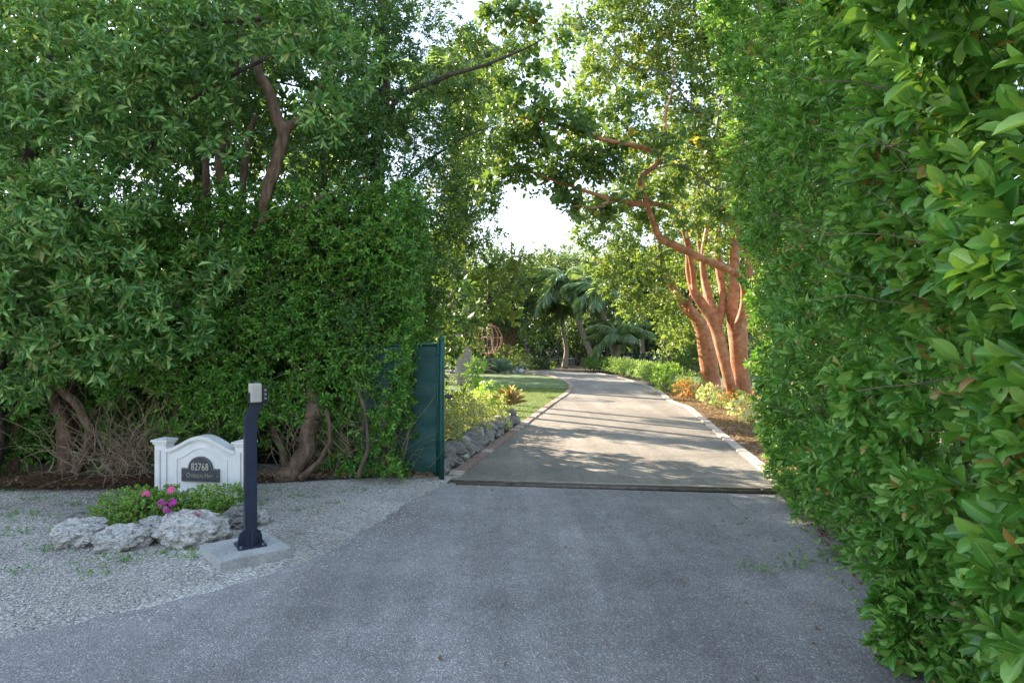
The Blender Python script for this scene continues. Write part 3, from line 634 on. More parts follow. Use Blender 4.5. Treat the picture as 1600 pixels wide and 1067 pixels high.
tag(Ll.build('fallen_leaves', M['litter']), 'brown fallen leaves lying under the hedges and along the road edge', 'fallen leaves')
n = 2600; X = rng.uniform(-6.6, -3.0, n); Y = 6.72+np.abs(rng.normal(0, .25, n))+.15*(X > -3.8); P = np.stack([X, Y, .06+rng.random(n)*.07], -1)
V, F = twigs(P, np.stack([rng.normal(0, 1, n), rng.normal(0, .4, n), rng.normal(0, .12, n)], -1), rng.uniform(.12, .4, n), rng.uniform(.0015, .003, n), 4, .15)
tag(mk('dry_straw', V, F, M['litter']), 'bed of brown dry straw and twigs at the foot of the left hedge', 'straw', kind='stuff')

# ------------------------------------------------------------------ LEFT FOREGROUND TREES
# broad-leaved tree hanging over the far left
bl = pb([(40, 60, 6.3, 85), (150, 95, 6.0, 90), (250, 60, 6.6, 70), (355, 30, 6.4, 58), (475, 45, 6.2, 52), (90, 210, 6.1, 80), (215, 190, 6.3, 65), (20, 330, 6.0, 80), (110, 340, 5.8, 75), (60, 470, 5.9, 85), (175, 430, 6.0, 60), (300, 150, 6.7, 60),
         (255, 500, 6.3, 55), (20, 560, 6.2, 60), (200, 300, 6.3, 45), (330, 210, 6.6, 40), (505, 175, 6.3, 32), (150, 530, 6.1, 50), (-60, 200, 6.2, 100), (-60, 430, 6.2, 100), (-150, 100, 6.5, 130), (545, 95, 6.6, 50), (330, 425, 6.5, 40)])
t = thing('broadleaf_tree', 'broad leaved tree hanging thick leafy boughs over the far left of the hedge', 'tree', (-5.6, 7.0, 0))
tb = [ptube([(-20, 760, 14), (-10, 600, 13), (30, 400, 11), (60, 200, 9), (80, 20, 7), (90, -200, 5)], 7.0), ptube([(30, 400, 9), (120, 320, 7), (200, 250, 5), (300, 160, 4), (420, 90, 3)], 6.8), ptube([(60, 200, 7), (150, 120, 5), (300, 40, 4), (480, 30, 3)], 6.7), ptube([(0, 520, 8), (80, 480, 5), (180, 440, 4), (280, 480, 3)], 6.6)]
V, F = merge(tb); mk('trunk', V, F, M['bark_dark'], t, True)
L = Leaves(); crown(L, bl, 330, .115, 8, T_MD, 100, .47, 2.8, .7, .6, .14, .33, .35, .25); 
split_leaves(L, M['tree_l'], t, 300); L.build('crown', M['tree_l'], t)
# the tree whose pale bent trunk shows against the light
t = thing('bent_tree', 'tree with a pale brown crooked trunk showing against the white sky gap', 'tree', (-3.3, 7.9, 0))
tb = [ptube([(335, 705, 17, 1), (330, 620, 16, 1), (335, 500, 13, 1.2), (345, 440, 12, 1.0), (385, 385, 11, .55), (412, 345, 10, .2), (420, 290, 10), (436, 240, 10), (443, 205, 10.5), (428, 165, 8), (405, 115, 7), (398, 50, 6), (405, -60, 5)], 7.15, 12, 3, .18),
      ptube([(443, 210, 8), (470, 185, 6), (505, 130, 4), (530, 70, 3)], 7.15), ptube([(345, 440, 8), (350, 340, 7), (342, 250, 7), (356, 190, 6), (372, 100, 5), (385, -20, 4)], 7.5, 10, 4),
      ptube([(340, 480, 8), (325, 380, 7), (322, 280, 6), (335, 180, 5)], 7.8), ptube([(345, 420, 6), (378, 330, 6), (384, 250, 5), (400, 180, 4)], 7.9), ptube([(405, 345, 6), (455, 330, 4), (520, 300, 3)], 7.2)]
remesh_tubes(tb, 'trunk', M['bark_b'], t, .014, .012, 6)
bt = pb([(410, 20, 7.4, 70), (340, 90, 7.8, 60), (480, 130, 7.6, 28), (520, 120, 7.5, 60), (480, 260, 7.6, 45), (520, 330, 7.5, 50), (560, 230, 7.6, 60), (300, 40, 8, 80), (240, 150, 8.0, 90), (470, -60, 8, 100), (360, 130, 8.2, 50), (280, 230, 8.2, 50), (540, 20, 7.8, 70), (385, 200, 8.3, 35),
         (180, 380, 8.2, 90), (240, 450, 8.2, 80), (90, 200, 8.2, 110), (60, 420, 8.2, 110), (260, 330, 8.4, 45), (440, 430, 7.6, 50), (350, 470, 7.6, 55)])
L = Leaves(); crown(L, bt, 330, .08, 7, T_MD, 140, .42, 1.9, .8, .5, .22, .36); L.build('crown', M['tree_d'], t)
# dark dense tree left of the drive opening, with its long limb over the drive
t = thing('dense_tree', 'dark dense tree beside the drive opening with one long limb over the drive', 'tree', (-2.0, 8.6, 0))
tb = [ptube([(560, 750, 16), (565, 600, 14), (575, 450, 13), (590, 300, 11), (600, 150, 9), (590, -80, 7)], 8.6, 9, 5), ptube([(600, 190, 5), (622, 153, 4), (680, 128, 3.6), (730, 110, 3), (800, 85, 2), (850, 60, 1)], 8.8, 8, 6, .2),
      ptube([(585, 330, 5), (640, 280, 3), (700, 230, 2), (760, 200, 1)], 8.9), ptube([(540, 400, 5), (510, 300, 4), (500, 200, 4), (520, 90, 3)], 8.2)]
V, F = merge(tb); mk('trunk', V, F, M['bark_dark'], t, True)
bd = pb([(705, 200, 9.4, 34), (718, 150, 9.5, 30), (708, 270, 9.4, 32), (735, 60, 9.4, 22), (700, 340, 9.2, 30), (560, 60, 8.6, 75), (630, 40, 8.8, 55), (600, 150, 8.4, 70), (540, 180, 8.2, 60), (640, 230, 8.6, 70), (580, 290, 8.0, 75), (660, 330, 8.3, 60), (600, 400, 7.9, 75), (660, 430, 8.2, 50), (520, 400, 7.8, 60), (690, 180, 9.2, 45), (700, 260, 9.0, 50), (640, 500, 8.0, 45),
         (730, 130, 9.4, 34), (760, 185, 9.6, 40), (720, 320, 9.2, 35), (560, -60, 9, 100), (660, -50, 9.4, 80), (480, 440, 7.8, 50), (790, 90, 9.6, 22), (700, 60, 9.6, 22), (820, 60, 9.9, 18), (740, 230, 9.8, 40), (430, 480, 7.7, 50), (560, 480, 7.7, 70), (640, 120, 9.2, 45)])
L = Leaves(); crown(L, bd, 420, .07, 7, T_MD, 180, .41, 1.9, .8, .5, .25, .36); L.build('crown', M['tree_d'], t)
# tall trees behind those, high above the frame: they shade the road; the low one is unseen, added to shade the drive
for i, (x, y, h, r) in enumerate([(-8.5, 10.2, 8.6, 2.3), (-5.2, 10.6, 9.0, 2.3), (-12.5, 10.5, 9.0, 2.6), (-3.4, 10.6, 5.2, 1.1)]):
    tree('shade_tree', ['tall dark tree rising behind the left hedge, second from the photo edge', 'tall dark tree rising behind the left hedge, beside the bent trunk', 'tall dark tree behind the hedge at the far left edge', 'unseen lower tree added to shade the drive, behind the hedge just left of the gate'][i], [([(x, y, 0), (x+.1, y, 3), (x-.1, y+.1, h-2)], [.2, .15, .08])],
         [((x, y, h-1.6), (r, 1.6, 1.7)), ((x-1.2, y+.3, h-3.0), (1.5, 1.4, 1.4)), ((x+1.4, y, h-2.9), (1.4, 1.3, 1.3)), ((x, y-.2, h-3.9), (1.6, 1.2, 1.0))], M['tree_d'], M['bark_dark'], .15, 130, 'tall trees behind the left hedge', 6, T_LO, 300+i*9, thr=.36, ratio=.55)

# yellow-lit tree beyond the gate with arching limb
tY = [(([tuple(Wp(650, 640, 14)*np.array([1, 1, 0])), tuple(Wp(655, 560, 14)), tuple(Wp(675, 505, 14)), tuple(Wp(705, 470, 14)), tuple(Wp(712, 458, 14)), tuple(Wp(718, 420, 14)), tuple(Wp(722, 360, 14)), tuple(Wp(735, 290, 14)), tuple(Wp(745, 230, 14))]), [.17, .15, .13, .12, .11, .09, .07, .05, .03]),
      ([tuple(Wp(680, 498, 14)), tuple(Wp(705, 480, 13.6)), tuple(Wp(740, 476, 13.4)), tuple(Wp(770, 468, 13.3)), tuple(Wp(800, 440, 13.2)), tuple(Wp(815, 400, 13.2))], [.09, .08, .07, .05, .035, .015]),
      ([tuple(Wp(716, 440, 14)), tuple(Wp(700, 390, 14)), tuple(Wp(705, 330, 14)), tuple(Wp(690, 260, 14))], [.06, .05, .04, .02])]
bY = pb([(750, 488, 13.2, 20), (728, 515, 13.4, 18), (710, 380, 14.2, 34), (700, 290, 14.2, 36), (725, 240, 14.2, 34), (745, 300, 14, 40), (700, 320, 14.4, 45), (680, 400, 14.6, 45), (735, 385, 13.8, 32), (770, 420, 13.5, 30), (800, 415, 13.2, 32), (835, 400, 13.2, 18), (740, 435, 13.6, 34), (700, 460, 13.8, 32), (785, 470, 13.1, 26), (772, 482, 13.2, 16), (720, 505, 13.6, 28), (700, 540, 13.6, 25),
         (770, 310, 14, 22), (740, 540, 13.4, 14), (720, 350, 14, 32), (660, 460, 14.5, 45), (800, 495, 13, 12), (755, 270, 14, 25), (820, 455, 13, 15), (765, 360, 13.8, 22)])
tree('yellow_lit_tree', 'tree with sunlit yellow green leaves and an arching limb just beyond the gate', tY, bY, M['tree_y'], M['bark_grey'], .09, 250, None, 6, T_LO, 220, frac=.6, thr=.42, depth=.4, gapf=1.4, ratio=.6, limbs=False)

# ------------------------------------------------------------------ GUMBO-LIMBO TREES on the right
def P3(lst): return [tuple(Wp(a, b, y)) for a, b, y, r in lst], [r/1000*y for a, b, y, r in lst]
gA = [P3([(1110, 618, 20.4, 20), (1110, 590, 20.4, 14), (1106, 560, 20.3, 13.5), (1098, 520, 20.2, 12), (1090, 500, 20.2, 10), (1076, 480, 20, 7), (1060, 462, 20, 6), (1043, 435, 19.8, 4.5), (1033, 400, 19.6, 3.5), (1028, 350, 19.6, 2.5)]),
      P3([(1108, 545, 20.3, 10), (1112, 500, 20.4, 7), (1104, 460, 20.5, 6), (1098, 420, 20.6, 5), (1090, 340, 20.6, 4), (1094, 260, 20.8, 3)]),
      P3([(1092, 505, 20, 6), (1078, 478, 19.8, 4), (1084, 440, 19.8, 3.5), (1076, 380, 19.8, 3), (1068, 300, 20, 2)]),
      P3([(1086, 500, 20, 4), (1066, 484, 19.9, 3), (1052, 450, 19.8, 2.5), (1020, 410, 19.6, 2)])]
t = thing('gumbo_limbo_tree', 'copper barked tree with forked trunk, the farther of the orange pair', 'tree', (gA[0][0][0][0], gA[0][0][0][1], 0))
remesh_tubes([tube(p, r, 12, None, .12, i) for i, (p, r) in enumerate(gA)], 'trunk', M['bark_g'], t, .028, .028, 2.2)
bA = pb([(930, 330, 19.5, 38), (975, 320, 19.5, 45), (1030, 330, 19.8, 45), (940, 395, 19.2, 38), (990, 390, 19.4, 42), (960, 440, 19, 30), (1010, 440, 19, 36), (1040, 485, 19.2, 30), (1050, 400, 19.6, 38), (1100, 320, 20.6, 55), (1050, 530, 19.4, 20), (1050, 260, 20, 50), (1000, 250, 20, 50), (1110, 230, 20.5, 50),
         (905, 370, 19, 16), (1065, 520, 20.5, 25), (990, 480, 19, 22), (1075, 425, 21.5, 30), (1160, 300, 20.5, 45), (1170, 400, 21, 50)])
L = Leaves(); crown(L, bA, 130, .13, 6, T_LO, 400, .40, 1.6, 1.0, .3, .3, .62); L.build('crown', M['tree_y'], t)
gB = [P3([(1162, 640, 15.8, 23), (1159, 610, 15.8, 15), (1156, 580, 15.8, 13), (1154, 545, 15.7, 13.5), (1152, 520, 15.7, 15), (1145, 490, 15.6, 9), (1147, 450, 15.6, 8), (1147, 400, 15.6, 7), (1152, 330, 15.6, 5), (1160, 240, 15.6, 4)]),
      P3([(1152, 636, 15.9, 13), (1142, 605, 15.6, 8), (1133, 570, 15.5, 9), (1124, 530, 15.5, 9.5), (1114, 500, 15.5, 9), (1099, 478, 15.5, 8), (1084, 455, 15.4, 6), (1077, 425, 15.4, 6), (1074, 380, 15.2, 4), (1062, 300, 15, 3)]),
      P3([(1120, 512, 15.6, 8), (1112, 480, 15.8, 7), (1102, 440, 16, 6), (1098, 400, 16, 4.5), (1108, 340, 16, 3)]),
      P3([(1122, 505, 15.6, 7), (1130, 470, 15.8, 6.5), (1125, 430, 16, 6), (1120, 380, 16, 5), (1128, 320, 16, 3)]),
      P3([(1156, 520, 15.7, 9), (1168, 495, 15.9, 7), (1172, 440, 16.1, 6), (1165, 380, 16.2, 5)]),
      P3([(1150, 520, 15.3, 6), (1163, 470, 15.0, 6.5), (1158, 435, 14.6, 6.5), (1125, 416, 14.0, 6), (1095, 403, 13.6, 6), (1057, 385, 13, 6), (1031, 371, 12.8, 6), (1016, 334, 12.5, 5.5), (1006, 302, 12.3, 5), (1003, 277, 12.2, 4.5), (1024, 259, 12.2, 4.2), (1031, 244, 12.1, 4.2), (1009, 232, 12, 4), (937, 217, 11.6, 3.4), (900, 204, 11.4, 3), (862, 191, 11.1, 2.6), (825, 186, 11, 2), (780, 176, 10.8, 1.2)]),
      P3([(1086, 460, 15.4, 4.5), (1082, 420, 15.0, 4.5), (1072, 370, 14.4, 4.5), (1056, 335, 13.5, 4.8), (1037, 322, 12.9, 4.8), (1015, 318, 12.5, 5), (994, 319, 12.2, 4.8), (956, 311, 12.1, 4), (919, 300, 12, 3.2), (862, 281, 11.8, 2.4), (825, 268, 11.6, 1.8), (790, 255, 11.5, 1)]),
      P3([(1031, 244, 12.1, 3), (1042, 215, 12.2, 2.6), (1040, 180, 12.4, 2.2), (1052, 130, 12.6, 1.6), (1048, 80, 12.6, 1)]),
      P3([(956, 311, 12.1, 2.4), (930, 325, 12, 2), (900, 322, 11.9, 1.4), (870, 335, 11.9, .8)]),
      P3([(937, 217, 11.6, 2.2), (915, 190, 11.5, 1.8), (890, 165, 11.3, 1.4), (880, 130, 11.2, .8)])]
t = thing('gumbo_limbo_tree', 'orange barked tree with smooth forked trunks and a long branch arching over the drive', 'tree', (gB[0][0][0][0], gB[0][0][0][1], 0))
remesh_tubes([tube(p, r, 12, None, .12, i+20) for i, (p, r) in enumerate(gB)], 'trunk', M['bark_g'], t, .02, .02, 2.4)
bB = pb([(960, 40, 14, 50), (1040, 50, 14, 60), (1110, 60, 14, 60), (1000, 120, 14, 50), (1080, 140, 13.5, 55), (1140, 160, 13, 50), (930, 110, 13.6, 38), (950, 180, 13, 38), (1060, 210, 13.4, 45), (1120, 260, 13, 45), (1000, -40, 14, 80), (1120, -40, 14, 80), (900, 40, 14, 30), (1030, 290, 13.5, 30),
         (1140, 340, 14, 35), (1090, 330, 14.5, 30), (1000, 215, 12.6, 30), (905, 150, 13, 24), (1170, 60, 13, 60), (1160, 420, 16.5, 22), (1110, 390, 15.8, 20)])
L = Leaves(); crown(L, bB, 300, .10, 6, T_LO, 440, .41, 1.6, 1.0, .3, .3, .62); L.build('crown', M['tree_y'], t)
# large rounded leaves of a vine-like canopy on the arch
bR = pb([(800, 262, 11.8, 26), (845, 285, 12, 22), (780, 235, 11.6, 26), (875, 300, 12.2, 18), (720, 190, 11.5, 22), (955, 330, 12.6, 20), (1010, 345, 12.8, 16), (980, 290, 12.0, 24), (940, 250, 11.9, 24), (1030, 225, 11.8, 24), (900, 190, 11.0, 24), (850, 180, 10.8, 22), (1060, 350, 12.8, 18), (830, 205, 11.4, 34), (790, 130, 11.2, 34), (760, 290, 12, 24), (870, 60, 12, 24), (740, 70, 11.5, 22), (905, 235, 12.2, 30), (860, 265, 12, 22), (830, 160, 11.2, 28), (870, 185, 11.2, 30), (905, 205, 11.4, 30), (800, 215, 11.2, 28), (850, 240, 11.4, 26), (760, 240, 11, 24), (895, 255, 11.8, 26), (935, 270, 12, 24), (960, 230, 12, 28), (870, 290, 11.9, 18), (840, 120, 11, 18), (815, 75, 11, 20), (800, 20, 10.6, 30), (835, 30, 10.8, 20), (900, 320, 12, 18), (1000, 300, 12.5, 18), (945, 330, 12.5, 18), (790, 165, 10.8, 18), (820, 280, 11.6, 12), (1040, 300, 12.5, 22), (770, 20, 10.8, 22),
         (980, 160, 12, 24), (1060, 270, 12.4, 24), (1090, 200, 12.4, 25), (880, 110, 11.4, 18), (1120, 330, 13, 24)])
t = thing('arching_tree', 'tree with large rounded green leaves arching across the top of the drive', 'tree', (5.6, 12.6, 0))
tb = [tube([(5.6, 12.6, 0), (5.5, 12.5, 2), (5.2, 12.4, 4.6), (4.3, 12.2, 5.9), (3.5, 12.2, 6.0), (2.9, 12.0, 6.6), (2.1, 11.8, 6.7), (1.5, 11.5, 7.2), (.6, 11.3, 7.2)], [.08, .07, .05, .024, .02, .016, .013, .009, .004], 8, None, .15), tube([(5.4, 12.4, 4), (4.6, 12.3, 4.7), (3.9, 12.2, 4.5), (3.2, 12.0, 4.9), (2.4, 11.9, 4.8), (1.6, 11.7, 5.1), (.8, 11.6, 5.0), (.1, 11.2, 5.3)], [.03, .022, .018, .014, .012, .009, .007, .003], 7, None, .15)]
V, F = merge(tb); mk('trunk', V, F, M['bark_grey'], t, True)
L = Leaves(); crown(L, bR, 260, .11, 6, T_LO, 480, .45, 1.4, 1.1, .3, .45, .55)
crown(L, bR, 14, .15, 4, T_RD, 520, .45, 1.4, 1.1, .3, .4, .95); L.build('crown', M['round'], t)
# trees on the right, behind the hedge (fill above the drive's right side)
for i, (x, y, h, rr_) in enumerate([(5.5, 10.5, 8.5, 1.6), (9.5, 16, 9, 2.4), (8.5, 23, 8, 2.4)]):
    tree('side_tree', ['slim tree right behind the end of the right hedge', 'green tree on the right lawn behind the orange trunks', 'green tree farther back on the right lawn'][i], [([(x, y, 0), (x, y+.1, 3), (x-.1, y, h-1.5)], [.12, .09, .05])],
         [((x, y, h-1.5), rr_), ((x-.9, y-.3, h-3), rr_*.8), ((x+1, y+.2, h-3.1), rr_*.8), ((x, y-.3, h-4.6), rr_*.75)], M['tree_m'], M['bark_grey'], .13, 90, 'trees behind the right hedge', 6, T_LO, 540+i*7, thr=.40, ratio=.55)

# ------------------------------------------------------------------ BACKGROUND WOOD
def far_tree(label, px, pyb, Y, blobs, mat, leaf=.2, n_per=80, br=.13, bmat='bark_dark', lean=0, group='trees beyond the end of the drive', multi=1, name='background_tree', thr=.38):
    b = pb([(a, c, Y+dy, r) for a, c, dy, r in blobs]); x = (px-800)/1000*Y; top = max(q[0][2] for q in b); paths = []
    for k in range(multi):
        s = (k-(multi-1)/2)*.5; paths.append(([(x+s*.15, Y, 0), (x+s*.8+lean*.3, Y, top*.25), (x+s*1.8+lean, Y+.2, top*.6), (x+s*2.5+lean, Y, top*.85)], [br*1.3, br, br*.8, br*.35]))
    return tree(name, label, paths, b, M[mat], M[bmat], leaf, n_per, group, 5, T_LO, int(px*3+Y), thr=thr, ratio=.6, depth=.3, frac=.6)
far_tree('thick trunked spreading tree behind the rock garden, left of the palms', 787, 575, 39, [(760, 470, 0, 40), (800, 450, 0, 42), (770, 420, 1, 40), (830, 470, -1, 30), (735, 450, 1, 30), (820, 430, 1, 30), (795, 500, -1, 20), (745, 500, 0, 22)], 'wood_d', br=.34, multi=3, bmat='bark_b')
far_tree('small many stemmed tree with flat yellow green crown before the dark wood', 845, 575, 36.5, [(830, 522, 0, 16), (850, 516, 0, 18), (868, 528, 0, 13), (842, 535, -.5, 12)], 'bushg', .2, 42, .07, 'bark_grey', multi=3, thr=.44)
far_tree('bushy dark tree between the two nearest palms', 905, 575, 43, [(900, 470, 0, 40), (880, 430, 1, 34), (915, 430, 1, 34), (900, 520, -2, 30), (925, 500, -1, 26)], 'wood_d')
far_tree('tall rounded tree under the open sky, left of the palms', 850, 575, 47, [(850, 440, 0, 36), (825, 420, 0, 26), (875, 415, 0, 28), (855, 480, 0, 34), (810, 455, 0, 24), (850, 405, 0, 18)], 'tree_m')
far_tree('leafy tree right of the palms above the green fence', 1010, 575, 40, [(985, 430, 0, 36), (1020, 420, 0, 38), (1000, 475, 0, 34), (965, 410, 1, 26), (1030, 480, 1, 28), (975, 385, 1, 24)], 'tree_m')
far_tree('broad dark tree at right behind the green fence', 1060, 575, 38, [(1060, 470, 0, 45), (1040, 510, 0, 26), (1085, 500, 0, 35), (1060, 410, 0, 40), (1110, 440, 0, 40)], 'wood_d')
far_tree('dark tree at left beyond the lawn, behind the grey palm trunk', 720, 580, 36, [(715, 480, 0, 38), (690, 440, 0, 38), (740, 520, 0, 20), (700, 530, 0, 24), (670, 500, 0, 30)], 'wood_d')
far_tree('pale green tree rising behind the wood, centre', 925, 575, 52, [(930, 425, 0, 26), (900, 410, 0, 20), (945, 455, 0, 24), (960, 425, 0, 22)], 'tree_y')
far_tree('light green small tree by the right end of the green fence', 1045, 585, 30, [(1040, 540, 0, 16), (1052, 520, 0, 18), (1035, 505, 0, 14), (1060, 545, 0, 14)], 'tree_m', .16, 60, .08)
far_tree('dark leafy tree at the left edge of the lawn before the far bend', 690, 590, 31, [(690, 470, 0, 42), (655, 440, 0, 50), (712, 505, 0, 20), (650, 505, 0, 40), (680, 410, 0, 48), (640, 390, 0, 50)], 'tree_m')
far_tree('second leafy tree at the left of the lawn, nearly hidden by the gate', 640, 590, 28, [(620, 470, 0, 50), (580, 450, 0, 55), (640, 420, 0, 50)], 'tree_m')
# dark thicket closing the view
def mass(name, label, n, x0, x1, y0, y1, ztop, leaf, mat, zmin=.2, seed=0):
    X = rng.uniform(x0, x1, n); Y = rng.uniform(y0, y1, n); zt = ztop*(.65+.5*fbm(np.stack([X, Y*0, X*0], -1), .16, seed)); z = zmin+(zt-zmin)*rng.random(n)**.8
    P = np.stack([X, Y, z], -1); k = fbm(P, .5, seed+3) > .36; P = P[k]; q = sprig(P, rng.normal(0, 1, P.shape)+np.array([0, -.4, .2]), 5, leaf*np.ones(len(P)), leaf, ratio=.65)
    L = Leaves(); L.add(*q, T_LO, np.clip(rng.random(len(q[0]))*.7+.3*np.tile(noise3(P, .4, seed), 5), 0, 1)); return tag(L.build(name, mat), label, 'woodland')
mass('woodland', 'dark far wood closing the view beyond the drive', 17000, -36, 40, 50, 58, 8.6, .42, M['wood_d'], .1, 4)
mass('undergrowth', 'dark undergrowth under the trees at the end of the drive', 5200, -22, 26, 45.5, 49, 3.0, .32, M['wood_d'], .1, 9)
mass('undergrowth', 'green undergrowth on the right side behind the green fence', 3500, 8, 26, 30, 38, 3.6, .28, M['tree_m'], .1, 12)
mass('undergrowth', 'dark undergrowth left beyond the lawn', 2500, -18, -3.5, 38, 42, 2.6, .28, M['wood_d'], .1, 15)
# bare stems in the dark wood
n = 46
for i in range(14):
    x = -3.5+i*1.1+random.uniform(-.3, .3); y = random.uniform(42, 47); h = random.uniform(3.5, 6)
    o = thing('sapling', '', 'sapling', (x, y, 0), 0, 'thin bare stems standing in the dark wood'); o['label'] = 'thin bare stem in the dark wood, ' + ['leftmost of all', 'beyond the lawn', 'left of the thick trunked tree', 'right of the thick trunked tree', 'behind the small flat crowned tree', 'left of the upright coconut palm', 'just behind the upright coconut palm', 'between the upright and leaning palms', 'behind the tallest leaning palm', 'behind the young coconut palm', 'left of the green fence', 'behind the left of the green fence', 'behind the right of the green fence', 'rightmost of all'][i]
    V, F = tube([(x, y, 0), (x+random.uniform(-.3, .3), y, h*.5), (x+random.uniform(-.8, .8), y, h)], [.07, .055, .025], 6, 12, .1); mk('stem', V, F, M['bark_grey'], o, True)

# ------------------------------------------------------------------ PALMS
def frond_mesh(Lf_, droop, leaflet, nl, seed, w=.035):
    r = np.random.default_rng(seed); s = np.linspace(0, 1, 14); ang = R(40)-droop*s**1.2
    dx = np.cumsum(np.cos(ang))*Lf_/14; dz = np.cumsum(np.sin(ang))*Lf_/14; P = np.stack([dx, dx*0, dz], -1); P = np.vstack([[0, 0, 0], P])
    V0, F0 = tube(P, [.025, .015, .006], 4, 15); L = Leaves()
    t = np.linspace(.16, 1, nl); B = np.stack([np.interp(t, np.linspace(0, 1, 15), P[:, k]) for k in range(3)], -1)
    for sd_ in (-1, 1):
        ax = np.stack([.55+.5*t, sd_*(1-.3*t), -.35-.5*r.random(nl)-.3*t], -1)
        ll = leaflet*np.sin(pi*np.clip(.12+.80*t, 0, 1))*r.uniform(.8, 1.15, nl)+.06
        L.add(B, ax, np.tile([0, 0, 1.], (nl, 1))+r.normal(0, .3, (nl, 3)), ll, np.full(nl, w), T_LO)
    Vs = [V0]+[b[0] for b in L.b]; Fs = [F0]; o = len(V0)
    for b in L.b: Fs.append(b[1]+o); o += len(b[0])
    rn = np.concatenate([np.full(len(F0), .93)]+[b[2] for b in L.b]); md = np.concatenate([np.zeros(len(V0))]+[b[3] for b in L.b])
    ob = mk('frond', np.vstack(Vs), np.vstack(Fs), M['palm'], None, False, rn, md); me = ob.data; bpy.data.objects.remove(ob); return me
FR = [frond_mesh(1, d, .34, 44, k, .03) for k, d in enumerate((R(95), R(120), R(75), R(140)))]
def palm(label, pts, r, flen, nf, seed, tilt0=1.0, group='palms at the end of the drive', name='palm_tree', fw=1.0):
    rr = random.Random(seed); b = pts[0]; t = thing(name, label, 'palm tree', (b[0], b[1], 0), 0, group)
    V, F = tube(pts, r, 12, 26, .06, seed); mk('trunk', V, F, M['bark_palm'], t, True)
    top = np.array(pts[-1]); off = top-np.array([b[0], b[1], 0])
    bm = bmesh.new(); bmesh.ops.create_cone(bm, cap_ends=True, segments=8, radius1=r[-1]*1.7, radius2=r[-1]*.6, depth=flen*.22); bmobj('crownshaft', bm, M['bushg'], t, True, tuple(off+np.array([0, 0, flen*.06])))
    for k in range(nf):
        o = bpy.data.objects.new('frond', rr.choice(FR)); COL.objects.link(o); o.parent = t
        o.location = tuple(off+np.array([0, 0, flen*.08])); pitch = -R(38)+R(75)*(k/nf)*tilt0
        o.rotation_euler = Euler((rr.uniform(-.25, .25), pitch, k*2.4+rr.uniform(-.2, .2)), 'XYZ'); s = flen*rr.uniform(.8, 1.1); o.scale = (s, s*fw, s)
    return t
def wl(lst): return [tuple(Wp(*a)) for a in lst]
def g0(px, Y): return ((px-800)/1000*Y, Y, 0.0)
palm('upright coconut palm with thin brown trunk, leftmost at the drive end', [g0(882, 38)]+wl([(885, 545, 38), (879, 515, 38), (878, 492, 38)]), [.2, .13, .11, .09], 1.25, 16, 1)
palm('leaning coconut palm with big drooping fronds, tallest in the group', [g0(934, 37)]+wl([(920, 545, 37), (903, 500, 37), (890, 456, 37)]), [.26, .17, .15, .13], 2.6, 26, 2)
palm('leaning coconut palm right of the tallest one', [g0(968, 35)]+wl([(958, 545, 35), (945, 500, 35), (937, 468, 35)]), [.3, .18, .14, .12], 2.2, 20, 3)
palm('low young coconut palm with arching fronds between the leaning trunks', [g0(962, 34)]+wl([(965, 555, 34), (968, 535, 34)]), [.2, .16, .12], 2.1, 13, 4, .8)
palm('palm with thin grey trunk beside the green fence', [g0(1006, 38)]+wl([(1004, 545, 38), (1000, 500, 38)]), [.17, .14, .12], 1.5, 14, 5)
palm('short palm right behind the green fence', [g0(985, 41)]+wl([(984, 545, 41), (985, 512, 41)]), [.2, .17, .15], 1.8, 14, 6)
palm('palm rising high behind the wood under the open sky', [g0(880, 50)]+wl([(882, 500, 50), (884, 438, 50)]), [.2, .17, .13], 2.0, 14, 7, .7)
# royal palms on the lawn, near
palm('stout ringed grey palm trunk on the lawn beyond the gate', [g0(723, 23.4)]+wl([(721, 570, 23.4), (716, 510, 23.4), (712, 430, 23.4), (708, 150, 23.4)]), [.27, .235, .21, .19, .17], 2.6, 14, 8, group='tall palms on the left lawn', name='royal_palm')
palm('slimmer grey palm trunk just behind the stout one', [g0(734, 25)]+wl([(732, 570, 25), (728, 510, 25), (725, 430, 25), (722, 120, 25)]), [.2, .17, .15, .14, .12], 2.4, 13, 9, group='tall palms on the left lawn', name='royal_palm')
for i, (x, y) in enumerate([(-5.2, 19.6), (-7.0, 22.5), (-3.9, 17.2)]):
    palm(['palm on the left lawn hidden behind the hedge, middle one', 'palm on the left lawn hidden behind the hedge, farthest one', 'palm on the left lawn hidden behind the hedge, nearest one'][i], [(x, y, 0), (x+.05, y, 2), (x, y+.1, 4), (x-.1, y, 7.5)], [.13, .1, .09, .08], 1.6, 11, 20+i, group='tall palms on the left lawn', name='royal_palm')

# ------------------------------------------------------------------ shrubs and beds
def shrub(name, label, c, r, leaf, mat, n_per=260, K=7, T=T_LO, group=None, cat='shrub', seed=None, thr=.3, ratio=.5, up=.5, lump=.3, stems=7, depth=.25):
    seed = seed or random.randint(1, 900); c = np.asarray(c, float); r = np.asarray(r, float)*np.ones(3)
    t = thing(name, label, cat, (c[0], c[1], 0), 0, group); L = Leaves()
    crown(L, [(np.array([c[0], c[1], c[2]]), r)], n_per, leaf, K, T, seed, thr, 2.2, .9, up, depth, ratio, lump, .5, zmin=.02); L.build('foliage', M[mat], t)
    rr = np.random.default_rng(seed); tb = []
    for k in range(stems):
        e = c+rr.normal(0, .38, 3)*r; b = np.array([c[0]+rr.normal(0, .1)*r[0], c[1]+rr.normal(0, .1)*r[1], 0]); tb.append(tube([b, (b+e)/2+rr.normal(0, .05, 3)*r, e], [.02*r.max()+.003, .012*r.max()+.002, .003], 4, 7))
    V, F = merge(tb); mk('stems', V, F, M['twig'], t)
    return t
